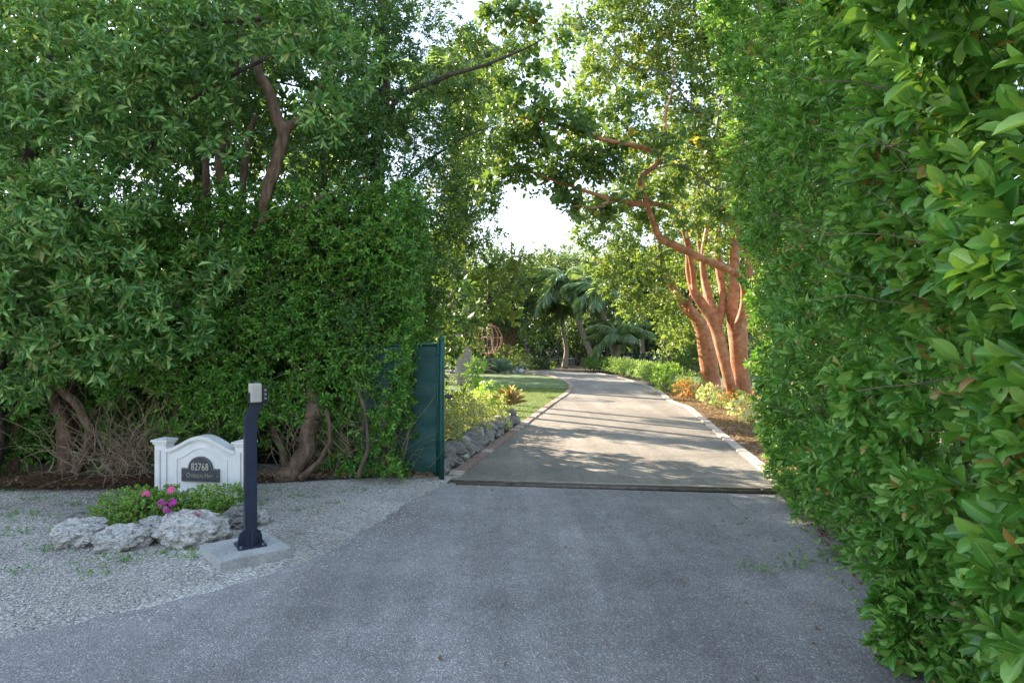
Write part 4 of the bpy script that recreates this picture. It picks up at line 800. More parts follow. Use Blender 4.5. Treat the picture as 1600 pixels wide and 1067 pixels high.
shrub('flower_shrub', 'low green shrub with pink geranium heads before the sign, at left', Gp(212, 822)+[0, 0, .15], (.32, .22, .16), .028, 'bed', 3200, seed=31, T=T_MD, ratio=.7)
shrub('flower_shrub', 'green shrub at the middle of the sign bed between the flowers', Gp(262, 815)+[0, 0, .15], (.24, .2, .15), .028, 'bed', 3200, seed=32, T=T_MD, ratio=.7)
shrub('flower_shrub', 'green shrub at the right of the sign bed beside the navy post', Gp(335, 812)+[0, 0, .15], (.28, .2, .16), .028, 'bed', 3200, seed=33, T=T_MD, ratio=.7)
def flower(label, px, py, Y, mat, rad, nf, seed):
    c = Wp(px, py, Y); t = thing('flower', label, 'flower', c, 0, None); rr = np.random.default_rng(seed)
    for k in range(nf):
        d = unit(rr.normal(0, 1, 3)*np.array([1, .6, .8])+np.array([0, -.5, .3])); o = c+d*rad*.75; bm = bmesh.new()
        A = unit(np.cross(d, [0.1, .2, 1])); B = np.cross(d, A)
        for q in range(5):
            a = q*2*pi/5+k; u = A*cos(a)+B*sin(a); v = -A*sin(a)+B*cos(a); s = rad*.55
            vs = [bm.verts.new(tuple(d*rad*.75+p)) for p in (np.zeros(3), (u*.6+v*.35)*s+d*.1*s, u*s+d*.12*s, (u*.6-v*.35)*s+d*.1*s)]; bm.faces.new(vs)
        bmobj('floret', bm, mat, t)
    V, F = tube([c-np.array([0, 0, rad*3]), c], [.0025, .002], 4, 3); mk('stalk', V, F, M['bushg'], t)
flower('pink flower head at the left, before the sign pillar', 228, 772, 5.25, M['pink'], .034, 13, 1)
flower('pink flower head above the middle of the bed, against the white sign', 268, 766, 5.25, M['pink'], .036, 13, 2)
flower('magenta flower at the left of the lower purple cluster', 253, 786, 5.05, M['magenta'], .034, 10, 3)
flower('magenta flower at the right of the lower purple cluster', 270, 785, 5.05, M['magenta'], .036, 10, 4)
flower('magenta flower lowest in the purple cluster', 262, 796, 5.0, M['magenta'], .036, 10, 5)
flower('small pink flower low on the right by the big rock', 309, 801, 5.0, M['pink'], .028, 8, 6)
flower('tiny red flower low on the left of the bed', 208, 782, 5.1, M['pink'], .010, 4, 7)
flower('tiny dark pink flower above the rocks in the middle', 292, 797, 5.0, M['pink'], .011, 4, 8)
# left planting bed beyond the gate
bedg = 'shrubs in the stone edged bed beyond the gate'
shrub('variegated_shrub', 'cream and green variegated shrub right beside the green gate post', (-1.15, 8.6, .36), (.50, .7, .38), .055, 'varieg', 620, group=bedg, seed=41, ratio=.5)
shrub('variegated_shrub', 'variegated shrub in the middle of the bed behind the stones', (-.90, 10.0, .34), (.52, .75, .36), .055, 'varieg', 620, group=bedg, seed=42)
shrub('variegated_shrub', 'variegated shrub at the far end of the stone edged bed', (-.54, 11.3, .30), (.52, .65, .38), .055, 'varieg', 600, group=bedg, seed=43)
shrub('dark_shrub', 'taller dark green shrub against the gate post in the left bed', (-1.05, 10.9, .60), (.35, .4, .40), .075, 'tree_m', 300, group=bedg, seed=44)
shrub('lime_shrub', 'bright lime green bush in the left bed before the lawn', (-.42, 12.1, .50), (.36, .4, .30), .07, 'lime', 360, group=bedg, seed=45, ratio=.6)
shrub('young_plant', 'bright green big leaved plant at the foot of the stout palm', Gp(744, 606)+[0, 0, .5], (.28, .28, .5), .22, 'lime', 60, seed=46, ratio=.5)
def rosette(name, label, c, L_, n, mat, seed, w=.13, cat='plant', group=None, a0=12, a1=75):
    t = thing(name, label, cat, c, 0, group); r = np.random.default_rng(seed); ph = np.arange(n)*2.4; el = np.interp(np.arange(n), [0, n-1], [R(a0), R(a1)])
    ax = np.stack([np.cos(ph)*np.cos(el), np.sin(ph)*np.cos(el), np.sin(el)], -1); nr = np.stack([-np.cos(ph)*np.sin(el), -np.sin(ph)*np.sin(el), np.cos(el)], -1)
    for k in range(n):
        Lx = Leaves(); Lx.add(np.asarray(c, float)[None], ax[k:k+1], nr[k:k+1], np.array([L_*r.uniform(.8, 1.1)]), np.array([L_*w]), T_HI, r.random(1)); Lx.build('leaf', M[mat], t, None)
    return t
rosette('bromeliad', 'reddish pink bromeliad at the far end of the left stone bed', (-.02, 11.75, .42), .40, 22, 'brom', 3, .16, a0=20, a1=85)
rosette('agave', 'blue grey spiky agave in the rock garden beyond the lawn', Gp(780, 583)+[0, 0, .05], .85, 34, 'agave', 5, .12)
rosette('agave', 'second grey agave left in the rock garden, near the palm trunk', Gp(745, 583)+[0, 0, .0], .75, 28, 'agave', 6, .12)
shrub('rounded_shrub', 'rounded dark green shrub in the rock garden behind the agave', (-.1, 35.0, .5), (1.0, .8, .75), .16, 'tree_m', 90, seed=51)
shrub('rounded_shrub', 'lower dark shrub at the right of the rock garden', (1.1, 35.8, .35), (.9, .7, .55), .16, 'wood_d', 90, seed=52)
shrub('low_shrub', 'low grey green shrub at the left of the rock garden', (-3.2, 34.0, .4), (1.0, .7, .6), .16, 'agave', 70, seed=53)
shrub('low_shrub', 'low grey purple clump between the agave and white stones', (.15, 33.9, .15), (.7, .4, .35), .12, 'agave', 110, seed=54)
shrub('low_shrub', 'small light green clump where the drive bends left', (1.9, 36.9, .2), (.9, .5, .4), .15, 'bushg', 90, seed=55)
shrub('low_shrub', 'dark low plants beneath the shade left beyond the lawn', (-2.6, 33, .3), (.7, .5, .5), .14, 'wood_d', 100, seed=56)
# low clipped hedge along the far right edge of the drive
lh = thing('low_hedge', 'low clipped green hedge along the far right edge of the drive', 'hedge', (4.8, 27, 0)); L = Leaves()
hp = catmull([(4.15, 35.0, 0), (4.9, 32.5, 0), (5.25, 29, 0), (5.4, 25.5, 0), (5.35, 22.5, 0)], 30)
for i, p in enumerate(hp): crown(L, [(p+np.array([.1*sin(i*1.9), 0, .33]), (.42, .40, .46))], 230, .085, 6, T_LO, 600+i, .25, 2, .8, .5, .2, .5, .2, .4)
L.build('foliage', M['bushg'], lh)
V, F = merge([tube([(p[0]+sx, p[1], 0), (p[0]+sx*.8, p[1], .35)], [.02, .01], 4, 3) for p in hp for sx in (-.15, .15)]); mk('stems', V, F, M['twig'], lh)
rg = 'shrubs along the right edge of the drive'
shrub('round_bush', 'bright yellow green rounded bush at the near end of the low hedge', (4.95, 20.3, .45), (.55, .55, .5), .07, 'lime', 300, group=rg, seed=61)
shrub('round_bush', 'smaller round green bush beside the yellow green one', (5.4, 19.3, .34), (.4, .4, .38), .06, 'bushg', 380, group=rg, seed=62)
for i, (x, y, s, m_) in enumerate([(4.9, 18.0, .32, 'croton'), (5.15, 17.2, .26, 'bushg'), (5.05, 16.2, .34, 'cream'), (5.35, 15.5, .3, 'croton'), (4.9, 15.0, .26, 'bushg'), (5.0, 14.0, .30, 'bushg'), (5.35, 13.8, .34, 'croton'), (4.75, 13.2, .28, 'cream'), (4.6, 12.4, .34, 'cream'), (4.75, 11.7, .4, 'cream'), (4.55, 10.8, .38, 'cream'), (4.2, 10.0, .32, 'cream'), (4.9, 12.9, .3, 'croton'), (4.0, 9.1, .26, 'cream')]):
    w_ = {'croton': 'red and orange croton', 'cream': 'cream white variegated shrub', 'bushg': 'dark green shrub'}[m_]
    pos_ = ['nearest the yellow green bush', 'just past the farther orange trunk', 'in front of the farther orange trunk', 'between the two orange trunks', 'at the mulch edge between the trunks', 'low in the mulch before the nearer trunk', 'against the foot of the nearer orange trunk', 'small, in open mulch left of the larger ones', 'left in the large pale clump by the hedge', 'largest in the pale clump before the nearer trunk', 'right in the pale clump by the tall hedge', 'low beside the tall hedge, in sun', 'glowing red behind the pale clump', 'nearest the gate track, half behind the tall hedge'][i]
    shrub('croton' if m_ == 'croton' else ('variegated_shrub' if m_ == 'cream' else 'dark_shrub'), w_+' '+pos_, (x, y, s*.75), (s, s, s*.85), .075 if m_ == 'croton' else .055, m_, 380, 7, T_LO, rg, seed=70+i, thr=.36, ratio=.45)
# mulch chips and dead leaves in the sun
L = Leaves(); n = 7000; Y = rng.uniform(7.2, 20, n); X = np.interp(Y, REc[:, 1], REc[:, 0])+.2+np.abs(rng.normal(0, .8, n)); P = np.stack([X, Y, .012+.02*rng.random(n)], -1)
L.add(P, rng.normal(0, 1, P.shape)*np.array([1, 1, .25]), np.tile([0, 0, 1.], (n, 1))+rng.normal(0, .3, (n, 3)), rng.uniform(.03, .08, n), rng.uniform(.02, .045, n), T_LO)
tag(L.build('mulch_chips', M['litter']), 'brown mulch chips and dead leaves covering the right bed', 'mulch')
# grass blades of the near lawn
L = Leaves(); n = 30000; Y = 10+12*rng.random(n)**1.2; X = np.interp(Y, LEc[:, 1], LEc[:, 0])-.17-rng.random(n)*3.4; k = ~((Y < 12.2) & (X > -2.0)); P = np.stack([X, Y, X*0], -1)[k]; m = len(P)
L.add(P, rng.normal(0, .35, (m, 3))+np.array([0, 0, 1.]), rng.normal(0, 1, (m, 3)), rng.uniform(.02, .05, m), rng.uniform(.006, .012, m), T_LO)
tag(L.build('grass', M['grass']), 'short clipped grass of the lawn left of the drive', 'grass')
# weeds sprouting in the gravel
L = Leaves(); C = [Gp(a, b) for a, b in [(30, 805), (60, 812), (25, 835), (80, 860), (120, 790), (20, 770), (200, 880), (175, 875), (90, 830), (30, 895), (480, 800), (470, 780), (520, 790), (440, 770), (150, 900), (345, 842), (60, 782), (300, 875), (410, 790), (560, 770), (300, 862), (250, 868), (130, 845), (1285, 870), (1190, 890), (1245, 885)]]
for i, c in enumerate(C):
    n = 16; P = c+rng.normal(0, .06, (n, 3))*np.array([1.6, 1, 0])+np.array([0, 0, .02]); q = sprig(P, rng.normal(0, .5, (n, 3))+np.array([0, 0, 1]), 5, .026*np.ones(n), .02, ratio=.45); L.add(*q, T_LO)
tag(L.build('weeds', M['hedge_l']), 'small green weeds sprouting through the gravel verge', 'weeds')

# creeping shoots that lean out over the road from the right hedge
for i, lst in enumerate([[(1340, 905), (1300, 900), (1250, 898), (1200, 890)], [(1310, 880), (1290, 860), (1255, 850)], [(1350, 960), (1320, 935), (1290, 915), (1280, 880)]]):
    P = [Gp(a, b)+np.array([0, 0, .05+.03*k]) for k, (a, b) in enumerate(lst)]; V, F = tube(P, [.0025, .001], 4, 14)
    t = thing('creeping_shoot', ['longest leafy shoot trailing left over the road from the right hedge', 'short upper shoot poking over the road from the right hedge', 'lower shoot leaning over the road from the right hedge'][i], 'shoot', P[0]); mk('stem', V, F, M['twig'], t)
    L = Leaves(); c = catmull(P, 9); n = len(c); L.add(c, rng.normal(0, 1, (n, 3))+np.array([-.3, 0, .6]), rng.normal(0, 1, (n, 3)), .045*np.ones(n), .018*np.ones(n), T_MD); L.build('leaves', M['hedge_r'], t)

# ------------------------------------------------------------------ rocks
def rock_mesh(seed, sub=4, rough=.42, holes=.22):
    bm = bmesh.new(); bmesh.ops.create_icosphere(bm, subdivisions=sub, radius=1); co = np.array([v.co[:] for v in bm.verts])
    k = 1+rough*2*(fbm(co+seed*7.3, 1.1, seed, 4)-.5)+.10*(noise3(co, 4.5, seed+2)-.5)*2; h = noise3(co+seed, 3.6, seed+5); k -= holes*np.clip((h-.62)*5, 0, 1)
    k += .11*(fbm(co, 6, seed+7, 3)-.5)*2+.07*(np.abs(noise3(co, 3.1, seed+8)-.5)*2-.4)
    for v, q in zip(bm.verts, co*k[:, None]): v.co = q
    me = bpy.data.meshes.new('rock'); bm.to_mesh(me); bm.free()
    for p in me.polygons: p.use_smooth = True
    return me
def rock(label, px, pyb, w, h, dY, seed, mat='rock', rz=0, dep=.8, group='limestone rocks round the sign bed', zc=.36):
    c = Gp(px, pyb); Y = c[1]+dY; X = (px-800)/1000*Y; wx = w/1000*Y/2; hz = h/1000*Y
    h *= .86; hz = h/1000*Y; me = rock_mesh(seed, 6 if w > 50 else 5); me.materials.append(M[mat]); o = bpy.data.objects.new('rock', me); COL.objects.link(o)
    o.scale = (wx, wx*dep, hz*.56); o.location = (X, Y, hz*zc); o.rotation_euler = (0, 0, rz); return tag(o, label, 'rock', group)
rock('white pitted limestone rock at the left end of the sign bed', 128, 862, 88, 50, .18, 11)
rock('low wide limestone rock second from the left end', 190, 868, 92, 46, .16, 12, rz=.4)
rock('small rounded limestone rock between the two largest', 245, 850, 52, 42, .15, 13)
rock('largest limestone rock, tilted up to the right, beside the concrete pad', 297, 862, 108, 58, .22, 14, rz=-.2)
rock('grey rock half hidden behind the navy post', 374, 836, 55, 40, .2, 15, 'rockg')
rock('small white rock right of the navy post foot', 404, 829, 36, 30, .15, 16)
rock('flat weathered rock lying behind the left end of the bed', 135, 822, 85, 26, .15, 17, 'rockg')
rock('tiny rock wedged between the low wide and small rounded rocks', 222, 862, 26, 24, .08, 18)
# soil mound in the sign bed
V = []; nx = 24
X_, Y_ = np.meshgrid(np.linspace(-1, 1, nx), np.linspace(-1, 1, nx)); c0 = Gp(262, 822); rr2 = np.sqrt(X_**2+Y_**2)
Z_ = .11*np.clip(1-rr2**2, 0, 1)**.6+.02*noise3(np.stack([X_, Y_, X_*0], -1), 6, 1)-.02; V = np.stack([c0[0]-.05+X_*.78, c0[1]+.22+Y_*.5, Z_], -1).reshape(-1, 3); a = (np.arange(nx-1)[:, None]*nx+np.arange(nx-1)[None]).ravel()
tag(mk('soil_mound', V, np.vstack([np.stack([a, a+1, a+nx+1], 1), np.stack([a, a+nx+1, a+nx], 1)]), M['mulch'], None, True), kind='structure')
# dry stone edging of the left bed: each stone a part
st = thing('stone_edging', 'row of stacked rough grey stones edging the bed beside the left kerb', 'stone wall', (-.4, 9, 0)); sm = []
for k in range(8):
    me = rock_mesh(40+k, 4, .55, .25); me.materials.append(M['rockg'] if k != 5 else M['rock']); sm.append(me)
rs = random.Random(5); s = 0.0
segL = np.r_[0, np.cumsum(np.linalg.norm(np.diff(LEc[:, :2], axis=0), axis=1))]
while s < 5.0:
    x, y = np.interp(s, segL, LEc[:, 0]), np.interp(s, segL, LEc[:, 1])
    for row in range(2 if s > .35 else 1):
        r_ = rs.uniform(.075, .15)*(1 if row < 2 else .85); o = bpy.data.objects.new('stone', sm[rs.randrange(8)] if not (s < .1 and row == 0) else sm[5]); COL.objects.link(o); o.parent = st
        o.location = (x-.30-.075*row+rs.uniform(-.02, .02)+.4, y+rs.uniform(-.05, .05)-9, .07+.115*row); o.scale = (r_, r_*rs.uniform(1.0, 1.5), r_*rs.uniform(.65, .95)); o.rotation_euler = (rs.uniform(-.5, .5), rs.uniform(-.5, .5), rs.uniform(0, 6))
    s += .165
# white border stones before the rock garden
st = thing('stone_border', 'line of small white stones bordering the rock garden across the lawn', 'stone border', (-.5, 32, 0))
for k in range(34):
    t_ = k/33; x = -3.0+3.6*t_; y = 31.7+1.2*t_+.3*sin(t_*5); o = bpy.data.objects.new('stone', sm[5] if k % 3 else sm[k % 5]); COL.objects.link(o); o.parent = st; r_ = rs.uniform(.08, .15)
    o.location = (x+.5, y-32, r_*.5); o.scale = (r_, r_, r_*.8); o.rotation_euler = (0, 0, rs.uniform(0, 6))
# low stone wall at the far end
bw = thing('low_wall', 'low grey stone wall under the trees at the end of the drive', 'wall', (4, 44.5, 0))
for k in range(30):
    for j in range(2):
        bm = bmesh.new(); box(bm, (0, 0, 0), (.46, .35, .2), 0, .03)
        bmobj('stone', bm, M['rockg'], bw, loc=(-6.5+k*.48+.24*j-0, rs.uniform(-.03, .03), .11+.21*j))

# ------------------------------------------------------------------ SIGN
SX, SY = (319-800)/1000*6.25, 6.25; SR = R(-9)
sg = thing('house_sign', 'white painted sign with arched top, two pillars and a dark number plaque', 'sign', (SX, SY, 0), SR)
def prism(pts, y0, y1, bm=None):
    bm = bm or bmesh.new(); a = [bm.verts.new((x, y0, z)) for x, z in pts]; b = [bm.verts.new((x, y1, z)) for x, z in pts]; n = len(pts)
    bm.faces.new(a); bm.faces.new(b[::-1])
    for i in range(n): bm.faces.new((a[(i+1) % n], a[i], b[i], b[(i+1) % n]))
    bmesh.ops.recalc_face_normals(bm, faces=bm.faces[:]); return bm
def arch(hw, zs, zt, n=34):                            # cyma-shaped top line from -hw to hw
    out = []
    for i in range(n+1):
        u = -1+2*i/n; a = abs(u); z = zs+(zt-zs)*(.5+.5*cos(pi*min(1, a*1.02)))**.85; out.append((u*hw, z))
    return out
HW = .365
top = arch(HW, .545, .672)
bm = prism([(HW, .06), (-HW, .06)]+top, -.045, .045); bmobj('panel', bm, M['white'], sg)
def band(inner, outer, y0, y1):
    bm = bmesh.new(); n = len(inner); rows = []
    for (xi, zi), (xo, zo) in zip(inner, outer): rows.append([bm.verts.new(p) for p in ((xi, y0, zi), (xo, y0, zo), (xo, y1, zo), (xi, y1, zi))])
    for i in range(n-1):
        for j in range(4): bm.faces.new((rows[i][j], rows[i][(j+1) % 4], rows[i+1][(j+1) % 4], rows[i+1][j]))
    bm.faces.new(rows[0]); bm.faces.new(rows[-1]); bmesh.ops.recalc_face_normals(bm, faces=bm.faces[:]); return bm
bmobj('top_moulding', band([(x, z-.026) for x, z in arch(HW, .552, .679)], arch(HW, .556, .686), -.068, .068), M['white'], sg)
bmobj('top_trim', band([(x, z-.015) for x, z in arch(HW, .526, .653)], arch(HW, .526, .653), -.056, -.0455), M['white'], sg)
# raised inner frame following the arch
ia = arch(.255, .455, .565); inner = [(-.255, .12)]+ia+[(.255, .12)]; ia2 = arch(.278, .468, .582); outer = [(-.278, .12)]+ia2+[(.278, .12)]
bmobj('inner_frame', band(inner, outer, -.053, -.0455), M['white'], sg)
bm = bmesh.new(); box(bm, (0, -.052, .132), (.556, .014, .022)); bmobj('lower_rail', bm, M['white'], sg)
for sx in (-1, 1):
    bm = bmesh.new(); box(bm, (0, 0, .30), (.125, .125, .60), 0, .004); o = bmobj('pillar', bm, M['white'], sg, loc=(sx*.428, 0, 0))
    for k in (-.036, -.012, .012, .036):
        bm = bmesh.new(); box(bm, (0, -.0645, .31), (.011, .006, .46), 0, .002); bmobj('flute', bm, M['white'], o)
    bm = bmesh.new(); box(bm, (0, 0, .606), (.15, .15, .022), 0, .004); box(bm, (0, 0, .628), (.176, .176, .021), 0, .005)
    r_ = bmesh.ops.create_cone(bm, cap_ends=True, segments=4, radius1=.122, radius2=.01, depth=.02, matrix=Matrix.Translation((0, 0, .649)) @ Matrix.Rotation(pi/4, 4, 'Z')); bmobj('cap', bm, M['white'], o)
# plaque
def plq(hw, z0, z1, rad, n=18):
    zc = z1; p = [(-hw, z0), (-hw, z1), (-rad, z1)]; 
    for i in range(1, n): a = pi-pi*i/n; p.append((rad*cos(a), zc+rad*.92*sin(a)))
    return p+[(rad, z1), (hw, z1), (hw, z0)]
pl = bmobj('plaque', prism(plq(.198, .245, .372, .128)[::-1], -.066, -.046), M['plaque'], sg)
bmobj('plaque_border', band([(x*.965, z+(.006 if z < .3 else -.007)) for x, z in plq(.198, .245, .372, .128)+[(-.198, .245)]], [(x*.985, z+(.003 if z < .3 else -.003)) for x, z in plq(.198, .245, .372, .128)+[(-.198, .245)]], -.0685, -.0655), M['galv'], pl)
def text(s, x, z, size, mat, sx=.78, name='lettering'):
    cu = bpy.data.curves.new(name, 'FONT'); cu.body = s; cu.size = size; cu.extrude = .0018; cu.align_x = 'CENTER'; cu.space_character = 1.06
    o = bpy.data.objects.new('t', cu); COL.objects.link(o); dg = bpy.context.evaluated_depsgraph_get(); me = bpy.data.meshes.new_from_object(o.evaluated_get(dg)); bpy.data.objects.remove(o)
    me.materials.clear(); me.materials.append(mat); q = bpy.data.objects.new(name, me); COL.objects.link(q); q.parent = pl
    q.location = (x, -.0685, z); q.rotation_euler = (pi/2, 0, 0); q.scale = (sx, 1, 1); return q
text('82768', 0, .358, .098, M['letter'], .72, 'house_number')
text('O', -.122, .285, .068, M['letter_worn'], .72, 'street_name'); text('VERSEAS', -.030, .285, .046, M['letter_worn'], .74, 'street_name')
text('H', .068, .285, .066, M['letter_worn'], .7, 'street_name'); text('WY', .112, .285, .046, M['letter_worn'], .74, 'street_name')
for sx in (-1, 1):
    bm = bmesh.new(); bmesh.ops.create_uvsphere(bm, u_segments=8, v_segments=6, radius=.006); bmobj('screw', bm, M['galv'], pl, loc=(sx*.182, -.066, .305))

# ------------------------------------------------------------------ concrete pad + keypad pedestal
padc = np.mean([Gp(300, 860, .08), Gp(372, 875, .08), Gp(462, 846, .08), Gp(392, 832, .08)], 0)
pd = bmesh.new(); box(pd, (0, 0, .035), (.50, .50, .09), 0, .008)
bmesh.ops.subdivide_edges(pd, edges=pd.edges[:], cuts=3, use_grid_fill=True)
for v in pd.verts: q = .007*(noise3(np.array(v.co[:]), 9, 4)-.5); v.co += Vector((q, -q, q*.5))
o = bmobj('concrete_pad', pd, M['conc'], None, False, (padc[0], padc[1], 0)); o.rotation_euler = (0, 0, math.atan2(.4, .35)+R(-8)); tag(o, 'square grey concrete pad under the navy keypad post', 'concrete pad')
PX, PY = -1.955, 4.78
pe = thing('keypad_pedestal', 'navy steel gooseneck post with beige keypad box standing on the concrete pad', 'keypad post', (PX, PY, .08), R(33))
w = .042
bm = bmesh.new()
def sect(y, z, dy=w, dx=w): return [bm.verts.new((x+y, b, z)) for x, b in ((-dx, -dy), (dx, -dy), (dx, dy), (-dx, dy))]
S = [sect(0, .01), sect(0, .93), sect(.006, .96), sect(.045, 1.045), sect(.048, 1.06)]
for a, b in zip(S, S[1:]):
    for j in range(4): bm.faces.new((a[j], a[(j+1) % 4], b[(j+1) % 4], b[j]))
bm.faces.new(S[0][::-1]); bm.faces.new(S[-1]); bmesh.ops.recalc_face_normals(bm, faces=bm.faces[:])
es = [e for e in bm.edges if abs((e.verts[0].co-e.verts[1].co).z) > .02]; bmesh.ops.bevel(bm, geom=es, offset=.006, segments=2, affect='EDGES'); bmobj('post', bm, M['navy'], pe)
bm = bmesh.new(); box(bm, (0, 0, .007), (.20, .20, .012), 0, .002); bmobj('base_plate', bm, M['navy'], pe)
for a in range(4):
    g = prism([(0, .012), (.042, .012), (.042, .06), (.03, .10), (0, .12)], -.004, .004); bmesh.ops.translate(g, verts=g.verts, vec=(w+.001, 0, 0)); bmesh.ops.rotate(g, verts=g.verts, cent=(0, 0, 0), matrix=Matrix.Rotation(a*pi/2, 3, 'Z')); bmobj('gusset', g, M['navy'], pe)
    b = bmesh.new(); bmesh.ops.create_cone(b, cap_ends=True, segments=6, radius1=.011, radius2=.011, depth=.012); x = .078*(1 if a in (0, 3) else -1); y = .078*(1 if a < 2 else -1); bmobj('bolt', b, M['galv'], pe, loc=(x, y, .019))
bm = bmesh.new(); box(bm, (.055, 0, 1.064), (.13, .12, .008), 0, .002); bmobj('mounting_plate', bm, M['black'], pe)
bm = bmesh.new(); box(bm, (.032, -.01, 1.137), (.078, .10, .138), 0, .008); hb = bmobj('housing', bm, M['beige'], pe)
bm = bmesh.new(); box(bm, (.096, -.004, 1.126), (.042, .10, .112), 0, .004); kp = bmobj('keypad', bm, M['black'], pe)
for r_ in range(3):
    bm = bmesh.new(); box(bm, (.097, -.0565, 1.095+r_*.031), (.018, .006, .016), 0, .002); bmobj('button', bm, M['key'], kp)
bm = bmesh.new(); box(bm, (-.011, -.005, 1.10), (.010, .08, .08), 0, .003); bmobj('back_cover', bm, M['black'], pe)

# ------------------------------------------------------------------ GATE
gx, gy = (690-800)/1000*7.35, 7.35
gate = thing('sliding_gate', 'dark green screened chain link gate panel standing at the left of the drive', 'gate', (gx, gy, 0))
def gtube(name, pts, r, mat=M['greenp'], s=12): V, F = tube(pts, [r, r], s, 4); return mk(name, V, F, mat, gate, True)
gtube('post', [(gx, gy, 0), (gx, gy, 1.63)], .033)
bm = bmesh.new(); bmesh.ops.create_uvsphere(bm, u_segments=12, v_segments=8, radius=.036, matrix=Matrix.Translation((0, 0, 1.63))); bmobj('post_cap', bm, M['greenp'], gate, True)
x0, x1 = gx-.92, gx-.055; yg = gy+.06
for nm, p in (('frame_rail', [(x0, yg+.03, 1.56), (x1, yg, 1.56)]), ('frame_rail', [(x0, yg+.03, .07), (x1, yg, .07)]), ('frame_stile', [(x1, yg, .05), (x1, yg, 1.58)]), ('frame_stile', [(x0, yg+.03, .05), (x0, yg+.03, 1.58)])): gtube(nm, p, .021)
nx_, nz_ = 30, 46; U, Wd = np.meshgrid(np.linspace(0, 1, nx_), np.linspace(0, 1, nz_)); Xs = x0+.01+(x1-x0-.02)*U; Zs = .09+1.45*Wd
Ys = yg-.028+.012*(fbm(np.stack([Xs, Zs, Xs*0], -1), 2.5, 7)-.5)*2+.005*np.sin(Zs*24)*(U > .8); V = np.stack([Xs, Ys, Zs], -1).reshape(-1, 3); V = np.vstack([V, V+np.array([0, .003, 0])]); N_ = nx_*nz_
a = (np.arange(nz_-1)[:, None]*nx_+np.arange(nx_-1)[None]).ravel(); F = np.vstack([np.stack([a, a+1, a+nx_+1], 1), np.stack([a, a+nx_+1, a+nx_], 1)]); F = np.vstack([F, F[:, ::-1]+N_])
mk('privacy_screen', V, F, M['screen'], gate, True)
for z in (.25, .55, .85, 1.15, 1.45):
    bm = bmesh.new(); bmesh.ops.create_cone(bm, cap_ends=True, segments=12, radius1=.0255, radius2=.0255, depth=.018); bmobj('tie_band', bm, M['greenp'], gate, True, (x1-gx, yg-gy, z))
for z in (.42, 1.3): gtube('hinge_arm', [(x1, yg, z), (gx, gy, z)], .010)
bm = bmesh.new(); box(bm, (0, 0, 0), (.09, .05, .045), 0, .01); bmobj('latch', bm, M['black'], gate, loc=(.08, .02, .97))
# tie wire loops at the top
V, F = twigs(np.stack([rng.uniform(x0, x1, 14), np.full(14, yg-.03), np.full(14, 1.56)], -1), rng.normal(0, 1, (14, 3)), np.full(14, .12), np.full(14, .0025), 6, .6); tag(mk('tie_wire', V, F, M['black'], gate), kind='stuff')
# leaves overlapping the gate from the hedge
vn = thing('vine', 'thin leafy vine trailing over the face of the green gate', 'vine', (gx-.75, gy-.1, 0)); L = Leaves(); n = 110
P = np.stack([gx-1.0+np.abs(rng.normal(0, .17, n)), gy-.06-rng.random(n)*.1, rng.uniform(.1, 1.75, n)], -1); q = sprig(P, rng.normal(0, .6, P.shape)+np.array([.4, -.6, .1]), 7, .05*np.ones(n), .06, ratio=.45); L.add(*q, T_MD); L.build('leaves', M['hedge_l'], vn)
V, F = twigs(P[:40], np.tile([.2, -.1, -1.], (40, 1)), np.full(40, .3), np.full(40, .002), 5, .3); mk('stems', V, F, M['twig'], vn)

# small stake by the right bed
sk = thing('stake', 'short dark garden stake standing in the right bed beside the tall hedge', 'stake', (3.4, 8.35, 0))
V, F = tube([(3.4, 8.35, 0), (3.4, 8.35, .36)], [.02, .018], 8, 3); mk('rod', V, F, M['rail'], sk); V, F = tube([(3.4, 8.35, .36), (3.4, 8.35, .41)], [.03, .028], 8, 3); mk('cap', V, F, M['rail'], sk)

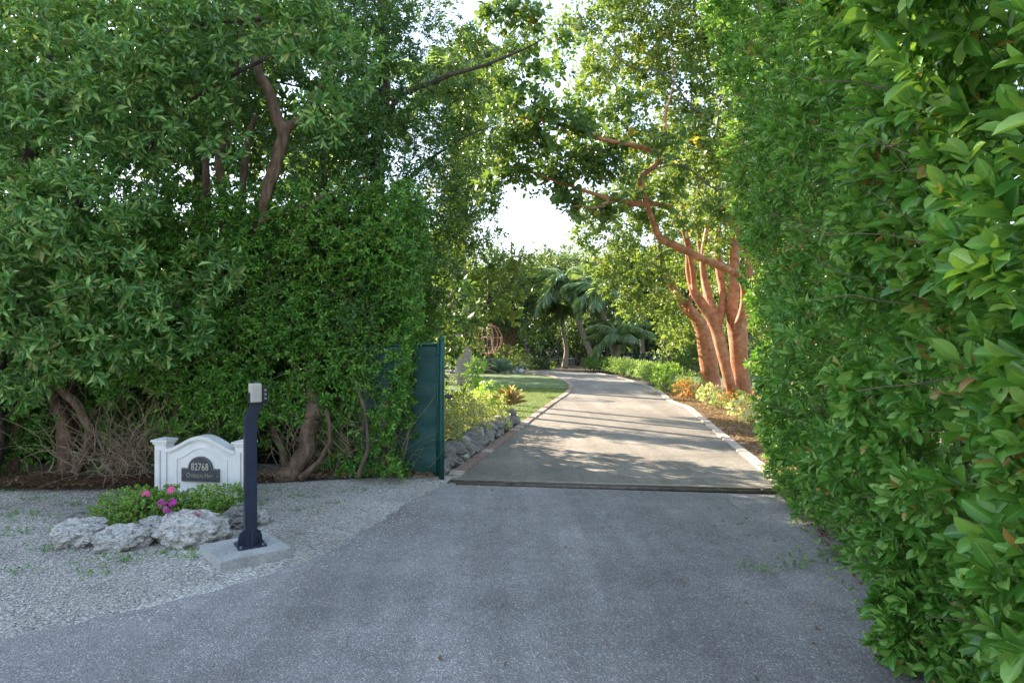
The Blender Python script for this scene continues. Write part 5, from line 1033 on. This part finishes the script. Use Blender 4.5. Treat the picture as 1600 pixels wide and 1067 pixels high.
# ------------------------------------------------------------------ hanging wire sphere
hc = Wp(762, 530, 20); hg = thing('hanging_sphere', 'open ball of copper coloured hoops hanging from the yellow leaved tree', 'hanging ornament', hc)
rad = .46
for k in range(8):
    a = pi*k/8; P = [hc+rad*np.array([cos(a)*sin(u), sin(a)*sin(u), -cos(u)]) for u in np.linspace(0, 2*pi, 25)]; P = [q_+rng.normal(0, .012, 3) for q_ in P]; P[-1] = P[0]; V, F = tube(P, [.0085, .0085], 5, 40); mk('hoop', V, F, M['copper'], hg, True)
for zz in (-.25, .05):
    q = math.sqrt(rad**2-zz**2)*1.01; P = [hc+np.array([q*cos(u), q*sin(u), zz]) for u in np.linspace(0, 2*pi, 25)]; P = [q_+rng.normal(0, .012, 3) for q_ in P]; P[-1] = P[0]; V, F = tube(P, [.0085, .0085], 5, 40); mk('hoop', V, F, M['copper'], hg, True)
V, F = tube([hc+[0, 0, rad], hc+[0, 0, rad+1.4]], [.01, .01], 5, 3); mk('chain', V, F, M['copper'], hg)
bm = bmesh.new(); bmesh.ops.create_uvsphere(bm, u_segments=8, v_segments=6, radius=.06, matrix=Matrix.Translation((0, 0, -rad-.02))); bmobj('finial', bm, M['copper'], hg, True)

# ------------------------------------------------------------------ low green fence at the far right
fc = thing('green_fence', 'low dark green picket fence behind the clipped hedge at right', 'fence', (7.2, 36, 0))
fa, fb = np.array([(976-800)/1000*36, 36, 0]), np.array([(1036-800)/1000*33, 33, 0])
for k in range(7):
    t_ = k/6; c = fa*(1-t_)+fb*t_; V, F = tube([c, c+[0, 0, 1.0]], [.035, .035], 8, 3); mk('post', V, F, M['fence2'], fc)
for z in (.2, .92): V, F = tube([fa+[0, 0, z], fb+[0, 0, z]], [.022, .022], 6, 3); mk('rail', V, F, M['fence2'], fc)
for k in range(32):
    t_ = (k+.5)/32; c = fa*(1-t_)+fb*t_; V, F = tube([c+[0, 0, .08], c+[0, 0, .95]], [.014, .014], 5, 3); mk('picket', V, F, M['fence2'], fc)

# leftover checks
for o in list(bpy.data.objects):
    if o.type == 'MESH' and o.name.startswith('tmp'): bpy.data.objects.remove(o)
